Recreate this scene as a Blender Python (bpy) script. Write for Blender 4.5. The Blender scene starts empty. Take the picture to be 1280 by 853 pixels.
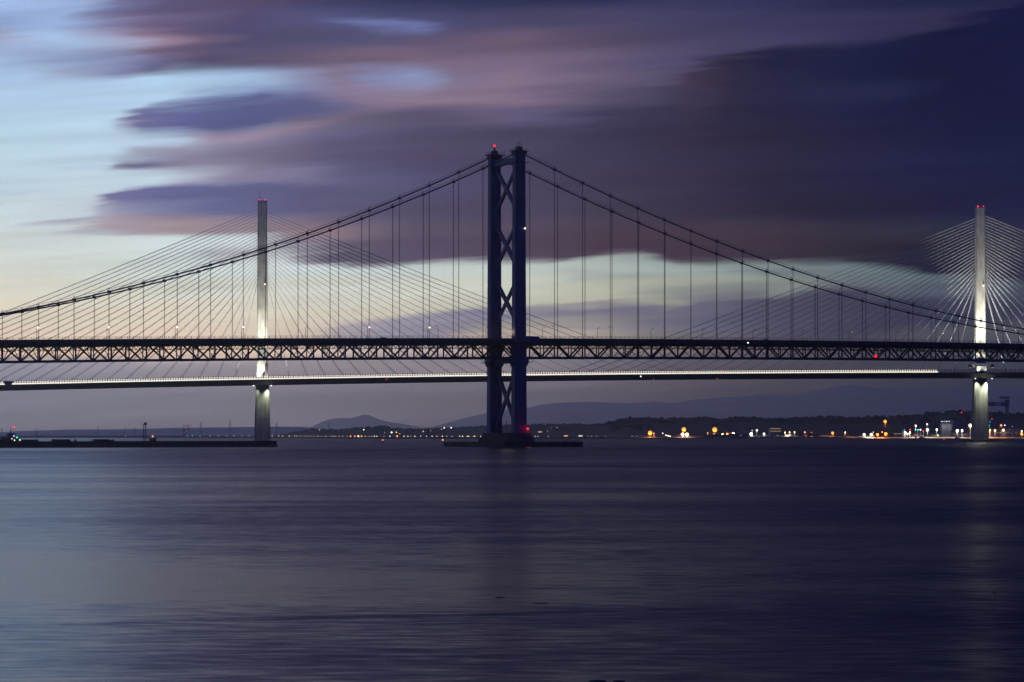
import bpy, math, random
from mathutils import Vector, Matrix
import numpy as np
random.seed(7)
rng = np.random.default_rng(7)
sc = bpy.context.scene
COL = sc.collection

# ------------------------------------------------------------------ camera
F = 3127.5            # focal length in photo pixels (1280 wide)
V0 = 542.5            # row of the horizon
CZ = 7.0              # eye height above the water
cd = bpy.data.cameras.new('camera')
cam = bpy.data.objects.new('camera', cd); COL.objects.link(cam)
cd.sensor_width = 36.0
cd.lens = 36.0 * F / 1280
cd.shift_y = (V0 - 426.5) / 1280
cd.clip_start = 0.5; cd.clip_end = 120000
cam.location = (0, 0, CZ)
cam.rotation_euler = (math.pi / 2, 0, 0)
sc.camera = cam

sc.view_settings.view_transform = 'Standard'
sc.view_settings.look = 'None'
sc.view_settings.exposure = 0
sc.view_settings.gamma = 1
sc.view_settings.use_curve_mapping = False
sc.cycles.max_bounces = 5
sc.cycles.diffuse_bounces = 2
sc.cycles.glossy_bounces = 3
sc.cycles.volume_bounces = 1
sc.cycles.transparent_max_bounces = 8
sc.cycles.sample_clamp_indirect = 3
sc.cycles.sample_clamp_direct = 20


def s2l(c):
    out = []
    for v in c[:3]:
        v = v / 255.0
        out.append(v / 12.92 if v <= 0.04045 else ((v + 0.055) / 1.055) ** 2.4)
    return tuple(out)


# ------------------------------------------------------------------ dusk sky (world)
world = bpy.data.worlds.new('World'); sc.world = world
world.use_nodes = True
nt = world.node_tree; N = nt.nodes; L = nt.links
N.clear()


def val(x):
    return x


def math_(op, a, b=None, c=None, clamp=False):
    n = N.new('ShaderNodeMath'); n.operation = op; n.use_clamp = clamp
    for i, v in enumerate((a, b, c)):
        if v is None: continue
        if isinstance(v, (int, float)): n.inputs[i].default_value = v
        else: L.new(v, n.inputs[i])
    return n.outputs[0]


def smooth(v, a, b, inv=False):
    n = N.new('ShaderNodeMapRange'); n.interpolation_type = 'SMOOTHSTEP'
    for i, w in enumerate((v, a, b)):
        if isinstance(w, (int, float)): n.inputs[i].default_value = w
        else: L.new(w, n.inputs[i])
    n.inputs[3].default_value = 1 if inv else 0
    n.inputs[4].default_value = 0 if inv else 1
    return n.outputs[0]


def mixc(f, a, b):
    n = N.new('ShaderNodeMix'); n.data_type = 'RGBA'; n.clamp_factor = True
    for s, v in ((n.inputs[0], f), (n.inputs[6], a), (n.inputs[7], b)):
        if isinstance(v, (int, float)): s.default_value = v
        elif isinstance(v, tuple): s.default_value = (*v[:3], 1)
        else: L.new(v, s)
    return n.outputs[2]


AZR = 0.30


def upos(u):
    return (math.atan((u - 640) / F) + AZR) / (2 * AZR)


def ramp(fac, stops, interp='LINEAR'):
    n = N.new('ShaderNodeValToRGB'); r = n.color_ramp; r.interpolation = interp
    stops = sorted(stops, key=lambda s: s[0])
    while len(r.elements) < len(stops): r.elements.new(0.5)
    for e, (p, c) in zip(r.elements, stops):
        e.position = min(1, max(0, p))
    for e, (p, c) in zip(r.elements, stops):
        e.color = c
    L.new(fac, n.inputs[0])
    return n


tc = N.new('ShaderNodeTexCoord')
sep = N.new('ShaderNodeSeparateXYZ'); L.new(tc.outputs['Generated'], sep.inputs[0])
dx, dy, dz = sep.outputs
az = math_('ARCTAN2', dx, dy)
hyp = math_('SQRT', math_('ADD', math_('MULTIPLY', dx, dx), math_('MULTIPLY', dy, dy)))
azc = math_('MINIMUM', math_('MAXIMUM', az, -0.3), 0.3)
tanel = math_('DIVIDE', dz, math_('MAXIMUM', hyp, 0.02))
elp0 = math_('MULTIPLY', math_('DIVIDE', tanel, math_('COSINE', azc)), F)     # height above the horizon, photo pixels
# streaked long-exposure warp
cmb = N.new('ShaderNodeCombineXYZ')
L.new(math_('MULTIPLY', az, 9.0), cmb.inputs[0])
L.new(math_('ADD', math_('MULTIPLY', elp0, 0.022), math_('MULTIPLY', az, -4.5)), cmb.inputs[1])
nz = N.new('ShaderNodeTexNoise'); nz.inputs['Scale'].default_value = 1.0
nz.inputs['Detail'].default_value = 5; nz.inputs['Roughness'].default_value = 0.55
L.new(cmb.outputs[0], nz.inputs['Vector'])
nsep = N.new('ShaderNodeSeparateColor'); L.new(nz.outputs['Color'], nsep.inputs[0])
elp = math_('ADD', elp0, math_('MULTIPLY', math_('SUBTRACT', nsep.outputs[0], 0.5), 34))
cmbf = N.new('ShaderNodeCombineXYZ')
L.new(math_('MULTIPLY', az, 11.0), cmbf.inputs[0]); L.new(math_('ADD', math_('MULTIPLY', elp0, 0.07), math_('MULTIPLY', az, -14.0)), cmbf.inputs[1]); cmbf.inputs[2].default_value = 9.0
nzf = N.new('ShaderNodeTexNoise'); nzf.inputs['Scale'].default_value = 1.0; nzf.inputs['Detail'].default_value = 4
L.new(cmbf.outputs[0], nzf.inputs['Vector'])
nsf = N.new('ShaderNodeSeparateColor'); L.new(nzf.outputs['Color'], nsf.inputs[0])
elp = math_('ADD', elp, math_('MULTIPLY', math_('SUBTRACT', nsf.outputs[0], 0.5), 12))
azw = math_('ADD', math_('ADD', az, math_('MULTIPLY', math_('SUBTRACT', nsf.outputs[1], 0.5), 0.04)), math_('MULTIPLY', math_('SUBTRACT', nsep.outputs[1], 0.5), 0.05))
V = math_('SUBTRACT', V0, elp)             # photo row
X = math_('DIVIDE', math_('ADD', azw, AZR), 2 * AZR, clamp=True)

ROWS = [
 (0, [(0,158,188,232),(107,148,170,214),(150,112,112,156),(213,95,85,125),(320,88,74,108),(427,62,60,102),(533,48,50,92),(640,44,48,88),(747,50,52,92),(853,58,58,98),(960,52,54,96),(1067,44,44,86),(1173,34,40,82),(1280,38,38,78)]),
 (25, [(0,138,162,208),(107,152,180,224),(170,130,130,170),(213,114,100,138),(320,85,75,115),(427,84,84,132),(533,70,72,115),(640,72,68,104),(747,78,71,108),(853,70,68,108),(960,62,60,102),(1067,57,56,96),(1173,52,48,86),(1280,40,38,76)]),
 (50, [(0,152,165,200),(107,160,186,222),(180,160,160,190),(213,150,126,150),(260,110,92,122),(320,80,74,112),(427,82,80,115),(533,95,82,115),(640,110,92,116),(747,88,76,108),(853,78,70,106),(960,70,67,106),(1067,58,55,94),(1173,48,46,84),(1280,30,32,74)]),
 (75, [(0,160,192,228),(60,150,172,208),(107,138,155,195),(180,120,120,160),(213,100,90,122),(260,84,76,108),(320,92,82,115),(427,105,90,116),(533,125,105,130),(640,120,102,128),(747,98,86,120),(853,84,76,112),(960,60,56,92),(1067,40,40,80),(1173,28,28,70),(1280,14,22,66)]),
 (98, [(0,160,190,225),(107,168,194,225),(213,172,205,232),(320,160,188,222),(380,140,145,180),(430,134,122,150),(480,132,136,180),(520,136,150,192),(560,128,116,146),(640,136,115,140),(747,110,97,126),(810,92,82,112),(853,74,66,96),(960,44,42,78),(1067,32,34,76),(1173,22,22,64),(1280,10,18,60)]),
 (122, [(0,172,200,228),(107,175,203,230),(213,172,202,230),(320,150,175,212),(370,120,122,165),(430,135,120,150),(533,146,126,150),(640,134,113,138),(700,112,97,124),(747,88,80,110),(853,52,47,80),(960,44,42,78),(1067,43,45,85),(1173,33,37,79),(1280,18,28,72)]),
 (145, [(0,178,205,228),(107,180,208,230),(213,178,205,228),(300,165,185,212),(350,135,120,140),(427,110,100,126),(533,94,86,117),(600,105,92,122),(640,96,88,125),(747,66,61,92),(853,50,46,80),(960,44,39,70),(1067,34,34,72),(1173,26,26,68),(1280,20,26,66)]),
 (172, [(0,180,207,226),(107,182,208,228),(213,176,196,218),(270,150,148,175),(320,136,126,155),(427,98,92,128),(533,82,76,108),(640,75,69,100),(747,64,58,88),(853,54,47,76),(960,46,39,69),(1067,36,34,72),(1173,28,28,70),(1280,22,28,68)]),
 (200, [(0,185,210,225),(107,183,206,224),(170,160,170,196),(213,142,136,164),(320,122,113,144),(427,90,84,118),(533,80,72,105),(640,72,66,98),(747,64,58,88),(853,56,50,80),(960,46,40,72),(1067,38,36,74),(1173,30,32,76),(1280,24,30,72)]),
 (222, [(0,187,209,223),(107,192,212,224),(213,192,213,228),(270,175,178,200),(320,138,130,160),(427,96,94,132),(533,82,78,115),(640,74,66,98),(747,66,58,86),(853,58,50,80),(960,46,40,72),(1067,36,36,76),(1173,30,32,76),(1280,26,30,72)]),
 (262, [(0,198,213,220),(107,190,202,214),(213,160,165,190),(320,110,108,145),(427,90,84,120),(533,82,74,105),(640,76,68,96),(747,72,62,86),(853,58,50,76),(960,44,38,66),(1067,36,34,66),(1173,30,30,70),(1280,28,28,72)]),
 (300, [(0,206,215,214),(107,206,216,216),(213,205,218,220),(320,203,215,220),(370,180,180,190),(427,150,140,150),(533,100,88,108),(640,90,78,100),(747,84,70,88),(853,76,62,82),(960,76,64,84),(1067,70,66,84),(1173,60,66,86),(1280,50,54,84)]),
 (335, [(0,210,215,207),(213,209,217,212),(320,204,212,214),(427,203,214,214),(533,200,209,206),(640,192,202,198),(747,176,187,182),(853,154,168,166),(960,136,152,152),(1067,122,138,143),(1173,108,128,135),(1280,88,104,116)]),
 (362, [(0,215,213,199),(213,213,214,202),(320,212,213,202),(427,208,210,200),(533,205,207,194),(640,196,199,184),(747,182,185,168),(853,168,172,156),(960,150,158,150),(1067,118,124,132),(1173,90,98,114),(1280,70,78,100)]),
 (395, [(0,220,209,188),(213,219,208,187),(320,216,206,188),(427,210,203,185),(533,202,194,176),(640,182,176,158),(747,176,170,152),(853,145,142,138),(960,110,107,118),(1067,84,82,102),(1173,70,72,96),(1280,64,68,90)]),
 (415, [(0,222,203,182),(213,221,200,180),(320,216,199,181),(427,203,188,174),(533,178,166,162),(640,174,163,152),(747,168,158,150),(853,128,122,124),(960,100,94,108),(1067,88,83,100),(1173,90,90,100),(1280,92,95,106)]),
 (438, [(0,225,196,170),(213,222,191,166),(427,203,180,166),(640,182,162,152),(853,128,115,115),(960,103,92,102),(1067,83,78,94),(1280,72,75,93)]),
 (453, [(0,152,150,168),(213,158,150,162),(427,154,144,152),(640,136,128,140),(853,103,96,111),(1067,78,76,94),(1280,66,70,88)]),
 (500, [(0,128,130,150),(320,126,122,140),(640,106,101,119),(853,84,79,97),(1067,64,65,86),(1280,52,57,82)]),
 (560, [(0,114,114,134),(320,114,108,126),(640,95,88,105),(960,70,64,82),(1280,46,46,72)]),
]
sky = None
for i, (v, cols) in enumerate(ROWS):
    r = ramp(X, [(upos(c[0]), (*s2l(c[1:]), 1)) for c in cols]).outputs[0]
    if sky is None: sky = r
    else: sky = mixc(smooth(V, float(ROWS[i - 1][0]), float(v)), sky, r)


nw = N.new('ShaderNodeTexNoise'); nw.inputs['Scale'].default_value = 1.0; nw.inputs['Detail'].default_value = 7; nw.inputs['Roughness'].default_value = .6
cmw = N.new('ShaderNodeCombineXYZ'); L.new(math_('MULTIPLY', az, 8.0), cmw.inputs[0]); L.new(math_('ADD', math_('MULTIPLY', elp0, 0.04), math_('MULTIPLY', az, -8.0)), cmw.inputs[1]); cmw.inputs[2].default_value = 21.0
L.new(cmw.outputs[0], nw.inputs['Vector'])
wisp = smooth(nw.outputs[0], 0.3, 0.62)


def curve(pts):
    r = ramp(X, [(upos(u), (v / 600., v / 600., v / 600., 1)) for u, v in pts])
    return math_('MULTIPLY', r.outputs[0], 600.0)


def layer(sky, top, bot, fill, wt=6, wb=6):
    """a cloud bank between two edges; fill = (u, r, g, b, alpha)"""
    r = ramp(X, [(upos(c[0]), (*s2l(c[1:4]), c[4])) for c in fill])
    m = r.outputs[1]; wt = wt * 1.2; wb = wb * 1.25
    if top is not None:
        d = math_('SUBTRACT', V, curve(top) if isinstance(top, list) else float(top))
        m = math_('MULTIPLY', m, smooth(d, -wt, wt))
    if bot is not None:
        d = math_('SUBTRACT', V, curve(bot) if isinstance(bot, list) else float(bot))
        m = math_('MULTIPLY', m, smooth(d, -wb, wb, True))
    m = math_('MULTIPLY', m, math_('ADD', 0.80, math_('MULTIPLY', wisp, 0.45)), clamp=True)
    return mixc(m, sky, r.outputs[0])


# dark slate bank, upper right
sky = layer(sky, [(800,112),(840,95),(880,77),(920,71),(960,60),(1060,56),(1110,48),(1150,36),(1200,25),(1280,6)], 150,
            [(800,70,60,86,0),(850,66,54,78,.8),(900,48,42,72,1),(960,36,36,72,1),(1067,27,31,74,1),(1173,16,22,66,1),(1280,10,22,70,1)], 7, 45)
sky = layer(sky, 100, 128, [(900,46,46,84,0),(1020,46,47,86,.55),(1120,44,46,86,.6),(1220,30,34,76,0)], 12, 12)
# blue break
sky = layer(sky, 27, 39, [(425,104,116,170,0),(455,104,116,170,.7),(500,108,120,174,.8),(540,104,112,165,0)], 4, 6)
# left smudges
sky = layer(sky, 38, 47, [(0,146,136,160,.75),(30,150,140,165,.6),(75,150,160,190,0)], 4, 5)
sky = layer(sky, [(60,92),(150,80),(240,68)], [(60,101),(150,94),(240,88)], [(60,140,150,182,0),(100,140,148,180,.6),(150,128,134,176,.8),(210,100,96,136,.8),(250,90,80,112,0)], 6, 6)
# lens cloud
sky = layer(sky, [(120,158),(135,151),(150,145),(180,131),(220,121),(260,117),(320,113),(380,116),(430,123),(480,130)],
            [(120,158),(135,162),(160,166),(200,166),(240,167),(270,171),(300,165),(350,151),(430,136),(480,131)],
            [(118,135,125,155,0),(136,130,118,150,.6),(150,116,110,150,.85),(165,104,104,152,1),(213,92,96,150,1),(270,86,92,142,1),(320,86,90,140,1),(380,92,93,138,.9),(430,98,96,138,.6),(490,105,98,138,0)], 8, 9)
sky = layer(sky, [(300,168),(430,139)], [(300,176),(430,150)], [(255,165,140,160,0),(310,150,132,155,.8),(380,140,122,144,.7),(450,120,108,134,0)], 5, 6)
# small streak under it
sky = layer(sky, 186, 194, [(110,150,150,178,0),(140,148,142,168,.6),(200,140,130,158,.5),(240,140,130,158,0)], 4, 4)
sky = layer(sky, 198, 208, [(108,120,112,145,0),(125,112,102,132,.85),(160,108,100,138,.95),(200,125,118,150,.8),(245,130,120,150,0)], 4, 4)
# pink break right of the lens
sky = layer(sky, 166, 180, [(210,150,138,162,0),(250,158,140,162,.6),(320,146,130,155,.5),(380,120,110,140,0)], 6, 7)
# thin streaks far left
sky = layer(sky, [(0,239),(60,233)], [(0,243),(60,237)], [(0,165,180,200,.6),(40,170,186,205,.3),(60,180,190,205,0)], 4, 4)
sky = layer(sky, [(10,279),(110,270)], [(10,282),(110,277)], [(5,175,185,198,0),(50,158,158,178,.7),(110,150,146,170,.8),(140,150,140,160,0)], 2, 3)
sky = layer(sky, [(60,293),(160,283)], [(60,295),(160,292)], [(60,180,186,200,0),(105,166,170,186,.7),(150,160,158,175,.9),(260,160,150,162,0)], 3, 3)
# band over the left pylon
sky = layer(sky, 268, 292, [(95,180,168,178,0),(130,172,154,166,.8),(213,162,143,152,1),(320,150,132,144,.9),(400,134,114,128,.8),(480,110,96,114,0)], 4, 5)
sky = layer(sky, [(95,262),(110,257),(130,249),(160,242),(200,238),(260,235),(320,232),(400,227)], [(95,266),(130,269),(200,271),(320,271),(480,275)],
            [(95,150,140,168,0),(112,138,130,162,.85),(140,112,110,154,1),(200,102,104,152,1),(260,96,98,145,1),(320,94,94,138,1),(400,88,86,124,.9),(480,84,78,112,0)], 7, 11)
sky = layer(sky, 309, 322, [(235,190,190,200,0),(270,168,162,180,.75),(310,164,158,176,.8),(345,170,166,182,.4),(375,180,180,190,0)], 7, 9)
# long mauve base of the main bank
sky = layer(sky, 290, [(320,300),(345,316),(385,327),(440,331),(500,331),(540,327),(600,323),(660,323),(700,325),(740,320),(780,316),(810,317),(840,322),(870,328),(900,329),(930,325),(955,324),(985,327),(1060,327),(1100,331),(1150,338),(1200,344),(1280,351)],
            [(320,150,140,155,0),(360,120,106,126,.7),(427,96,86,110,1),(533,88,77,102,1),(640,82,70,92,1),(750,78,62,82,1),(850,74,57,76,1),(960,66,53,72,1),(1067,52,43,62,1),(1173,38,37,62,1),(1280,34,35,68,1)], 26, 6)
sky = layer(sky, 284, 300, [(340,160,135,142,0),(380,150,124,134,.6),(430,140,116,126,.6),(500,110,94,112,0)], 8, 8)
sky = layer(sky, 342, 349, [(680,150,154,154,0),(720,150,154,156,.5),(790,140,146,150,.5),(860,130,136,144,0)], 4, 5)
sky = layer(sky, 360, 376, [(740,150,150,148,0),(800,132,134,140,.5),(860,120,124,132,.6),(960,104,108,122,.5),(1010,100,104,116,0)], 8, 8)
sky = layer(sky, 334, 346, [(900,110,116,124,0),(940,104,108,120,.5),(1000,96,102,114,.45),(1100,90,98,112,0)], 6, 7)
# low bank above the road deck
sky = layer(sky, [(400,416),(440,407),(480,400),(520,392),(560,386),(600,384),(640,389),(680,384),(720,383),(760,379),(800,382),(835,388),(860,379),(900,374),(940,370),(980,371),(1040,360),(1100,358),(1200,371),(1280,377)],
            [(400,440),(560,432),(640,404),(700,400),(760,402),(860,412),(960,420),(1067,424),(1173,402),(1280,398)],
            [(415,180,168,170,0),(450,166,158,168,.8),(500,150,145,163,1),(600,132,127,150,1),(700,124,118,141,.95),(780,118,114,137,.9),(850,112,110,132,1),(900,102,100,124,1),(960,88,86,108,1),(1067,74,72,96,1),(1173,62,64,90,1),(1280,58,62,84,1)], 7, 12)
sky = layer(sky, 404, 409, [(610,150,140,150,0),(680,130,125,142,.5),(790,125,120,138,.5),(880,120,115,130,0)], 3, 3)
# a little fine streaking everywhere
nz2 = N.new('ShaderNodeTexNoise'); nz2.inputs['Scale'].default_value = 1.0; nz2.inputs['Detail'].default_value = 8
cm2 = N.new('ShaderNodeCombineXYZ'); L.new(math_('MULTIPLY', az, 9.0), cm2.inputs[0]); L.new(math_('ADD', math_('MULTIPLY', elp0, 0.055), math_('MULTIPLY', az, -11.0)), cm2.inputs[1])
cm2.inputs[2].default_value = 4.0
L.new(cm2.outputs[0], nz2.inputs['Vector'])
gain = math_('ADD', 1.0, math_('MULTIPLY', math_('SUBTRACT', nz2.outputs[0], 0.5), 0.50))
vm = N.new('ShaderNodeVectorMath'); vm.operation = 'SCALE'
L.new(sky, vm.inputs[0]); L.new(gain, vm.inputs['Scale'])
hs = N.new('ShaderNodeHueSaturation'); hs.inputs['Saturation'].default_value = 0.92
L.new(vm.outputs[0], hs.inputs['Color'])
dk = N.new('ShaderNodeVectorMath'); dk.operation = 'SCALE'; L.new(hs.outputs[0], dk.inputs[0])
L.new(math_('SUBTRACT', 1.0, math_('MULTIPLY', smooth(X, upos(560), upos(1150)), 0.13)), dk.inputs['Scale'])
gm = N.new('ShaderNodeGamma'); gm.inputs[1].default_value = 1.07; L.new(dk.outputs[0], gm.inputs[0])
lo = N.new('ShaderNodeVectorMath'); lo.operation = 'SCALE'; L.new(gm.outputs[0], lo.inputs[0])
L.new(math_('SUBTRACT', 1.0, math_('MULTIPLY', smooth(V, 440.0, 462.0), 0.14)), lo.inputs['Scale'])   # low cloud toned darker near the horizon
sky = lo.outputs[0]
# the rest of the dome: dusk blue towards the zenith, navy in the east behind the viewer
up = smooth(elp0, 540.0, 1500.0)
upc = ramp(X, [(upos(-300), (*s2l((88, 104, 160)), 1)), (upos(120), (*s2l((80, 92, 140)), 1)), (upos(460), (*s2l((62, 68, 94)), 1)), (upos(760), (*s2l((46, 50, 68)), 1)), (upos(1150), (*s2l((15, 20, 46)), 1))]).outputs[0]
sky = mixc(up, sky, upc)
zen = smooth(elp0, 1500.0, 6000.0)
sky = mixc(zen, sky, s2l((50, 58, 108)))
# sky radiance beyond the haze: what is seen through the air of the haze box is this, dimmed and veiled
HAZE = 0.00005
tau = math_('MULTIPLY', math_('MINIMUM', math_('DIVIDE', 613.0 * F, math_('MAXIMUM', elp0, 1.0)), 32600.0), HAZE)
inv = math_('EXPONENT', tau)
veil = ramp(X, [(upos(0), (*s2l((88, 92, 118)), 1)), (upos(640), (*s2l((68, 68, 92)), 1)), (upos(1280), (*s2l((46, 47, 70)), 1))]).outputs[0]
v1 = N.new('ShaderNodeVectorMath'); v1.operation = 'SCALE'; L.new(sky, v1.inputs[0]); L.new(inv, v1.inputs['Scale'])
v2 = N.new('ShaderNodeVectorMath'); v2.operation = 'SCALE'; L.new(veil, v2.inputs[0]); L.new(math_('SUBTRACT', inv, 1.0), v2.inputs['Scale'])
v3 = N.new('ShaderNodeVectorMath'); v3.operation = 'SUBTRACT'; L.new(v1.outputs[0], v3.inputs[0]); L.new(v2.outputs[0], v3.inputs[1])
v4 = N.new('ShaderNodeVectorMath'); v4.operation = 'MAXIMUM'; L.new(v3.outputs[0], v4.inputs[0]); v4.inputs[1].default_value = (.002, .002, .004)
sky = v4.outputs[0]
back = math_('COSINE', math_('ADD', az, 0.35))
sky = mixc(smooth(back, -0.35, 0.88), s2l((18, 27, 118)), sky)
sky_below = mixc(smooth(elp0, -60.0, 0.0), s2l((60, 60, 84)), sky)
bg = N.new('ShaderNodeBackground'); L.new(sky_below, bg.inputs[0]); bg.inputs[1].default_value = 1.0
wo = N.new('ShaderNodeOutputWorld'); L.new(bg.outputs[0], wo.inputs[0])
world.cycles.sampling_method = 'MANUAL'; world.cycles.sample_map_resolution = 512

# the sun is below the horizon at this hour: no sun lamp; what light there is comes from sky and lamps


# ------------------------------------------------------------------ materials
def material(name, col, rough=0.7, metal=0.0, var=0.25, scale=0.3, detail=5, bump=0.0, stretch=None, spec=0.4):
    m = bpy.data.materials.new(name); m.use_nodes = True
    t = m.node_tree; b = t.nodes['Principled BSDF']
    b.inputs['Roughness'].default_value = rough; b.inputs['Metallic'].default_value = metal
    b.inputs['Specular IOR Level'].default_value = spec
    tcn = t.nodes.new('ShaderNodeTexCoord'); mp = t.nodes.new('ShaderNodeMapping')
    if stretch: mp.inputs['Scale'].default_value = stretch
    t.links.new(tcn.outputs['Object'], mp.inputs[0])
    nn = t.nodes.new('ShaderNodeTexNoise'); nn.inputs['Scale'].default_value = scale; nn.inputs['Detail'].default_value = detail
    t.links.new(mp.outputs[0], nn.inputs['Vector'])
    r = t.nodes.new('ShaderNodeValToRGB')
    r.color_ramp.elements[0].position = 0.3; r.color_ramp.elements[1].position = 0.7
    r.color_ramp.elements[0].color = (*[c * (1 - var) for c in col], 1)
    r.color_ramp.elements[1].color = (*[min(1, c * (1 + var)) for c in col], 1)
    t.links.new(nn.outputs[0], r.inputs[0]); t.links.new(r.outputs[0], b.inputs['Base Color'])
    if bump:
        bp = t.nodes.new('ShaderNodeBump'); bp.inputs['Distance'].default_value = bump
        t.links.new(nn.outputs[0], bp.inputs['Height']); t.links.new(bp.outputs[0], b.inputs['Normal'])
    return m


def glow(name, col, strength):
    m = bpy.data.materials.new(name); m.use_nodes = True
    b = m.node_tree.nodes['Principled BSDF']
    b.inputs['Base Color'].default_value = (*col, 1)
    b.inputs['Emission Color'].default_value = (*col, 1)
    b.inputs['Emission Strength'].default_value = strength
    m.cycles.emission_sampling = 'NONE'
    return m


STEEL = material('dusk_tinted_steel', (0.04, 0.055, 0.165), 0.6, 0.0, 0.3, 0.25, stretch=(1, 1, .3))  # grey paint, with the blue of the dusk light put into its colour
TRUSS = material('truss_steel', (0.04, 0.04, 0.045), 0.6, 0.0, 0.35, 0.5)
CABLE = material('cable_steel', (0.07, 0.07, 0.08), 0.6, 0.0, 0.2, 1.0)
ASPH = material('asphalt', (0.05, 0.05, 0.05), 0.9, 0.0, 0.2, 0.5)
PIERC = material('weathered_concrete', (0.045, 0.043, 0.04), 0.9, 0.0, 0.4, 0.3, bump=0.1)
CONC = material('pale_concrete', (0.40, 0.40, 0.37), 0.8, 0.0, 0.26, 0.5, stretch=(1, 1, .25), bump=0.03)
CONC2 = material('darker_pier_concrete', (0.20, 0.20, 0.18), 0.85, 0.0, 0.35, 0.35, stretch=(1, 1, .2), bump=0.04)  # the pale concrete in a darker tone, for the pylon piers
STAY = material('white_sheath', (0.38, 0.39, 0.41), 0.45, 0.0, 0.05, 0.5)
GIRDER = material('girder_paint', (0.10, 0.10, 0.11), 0.6, 0.0, 0.2, 0.2)
STONE = material('dark_stone', (0.055, 0.05, 0.045), 0.95, 0.0, 0.4, 0.4, bump=0.15)
LAND = material('land_cover', (0.045, 0.032, 0.027), 0.95, 0.0, 0.5, 0.012)
FARHILL = material('hazy_moorland', (0.40, 0.33, 0.32), 0.95, 0.0, 0.35, 0.002, detail=8)  # lightened hill colour: part of the haze is put into it
LEAF = material('foliage', (0.045, 0.036, 0.024), 0.9, 0.0, 0.5, 0.15)
WALLM = material('render_wall', (0.35, 0.33, 0.3), 0.85, 0.0, 0.15, 0.3)
SHED = material('shed_cladding', (0.16, 0.15, 0.19), 0.7, 0.0, 0.2, 0.2, stretch=(4, 4, .2))
ROOFM = material('slate_roof', (0.08, 0.075, 0.08), 0.8, 0.0, 0.3, 0.5)
CRANEM = material('crane_paint', (0.07, 0.07, 0.14), 0.6, 0.0, 0.2, 0.5)
BUOYM = material('buoy_paint', (0.12, 0.05, 0.03), 0.6, 0.0, 0.3, 1.0)
G_WHITE = glow('lamp_white', (1.0, 0.90, 0.66), 3.5)
G_COOL = glow('lamp_cool_white', (0.85, 0.93, 1.0), 3)
G_WARM = glow('lamp_warm', (1.0, 0.74, 0.38), 1.8)
G_ORANGE = glow('lamp_sodium', (1.0, 0.27, 0.03), 2.4)
G_RED = glow('lamp_red', (1.0, 0.012, 0.015), 2.6)
G_GREEN = glow('lamp_green', (0.03, 0.7, 0.25), 2)
G_CYAN = glow('lamp_cyan', (0.05, 0.7, 0.75), 1.6)
G_STRIP = glow('glow_strip', (1.0, 0.93, 0.72), 1.5)
G_WIN = glow('lit_window', (1.0, 0.68, 0.3), 0.6)
G_YEL = glow('lit_band', (1.0, 0.72, 0.2), 0.35)


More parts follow.
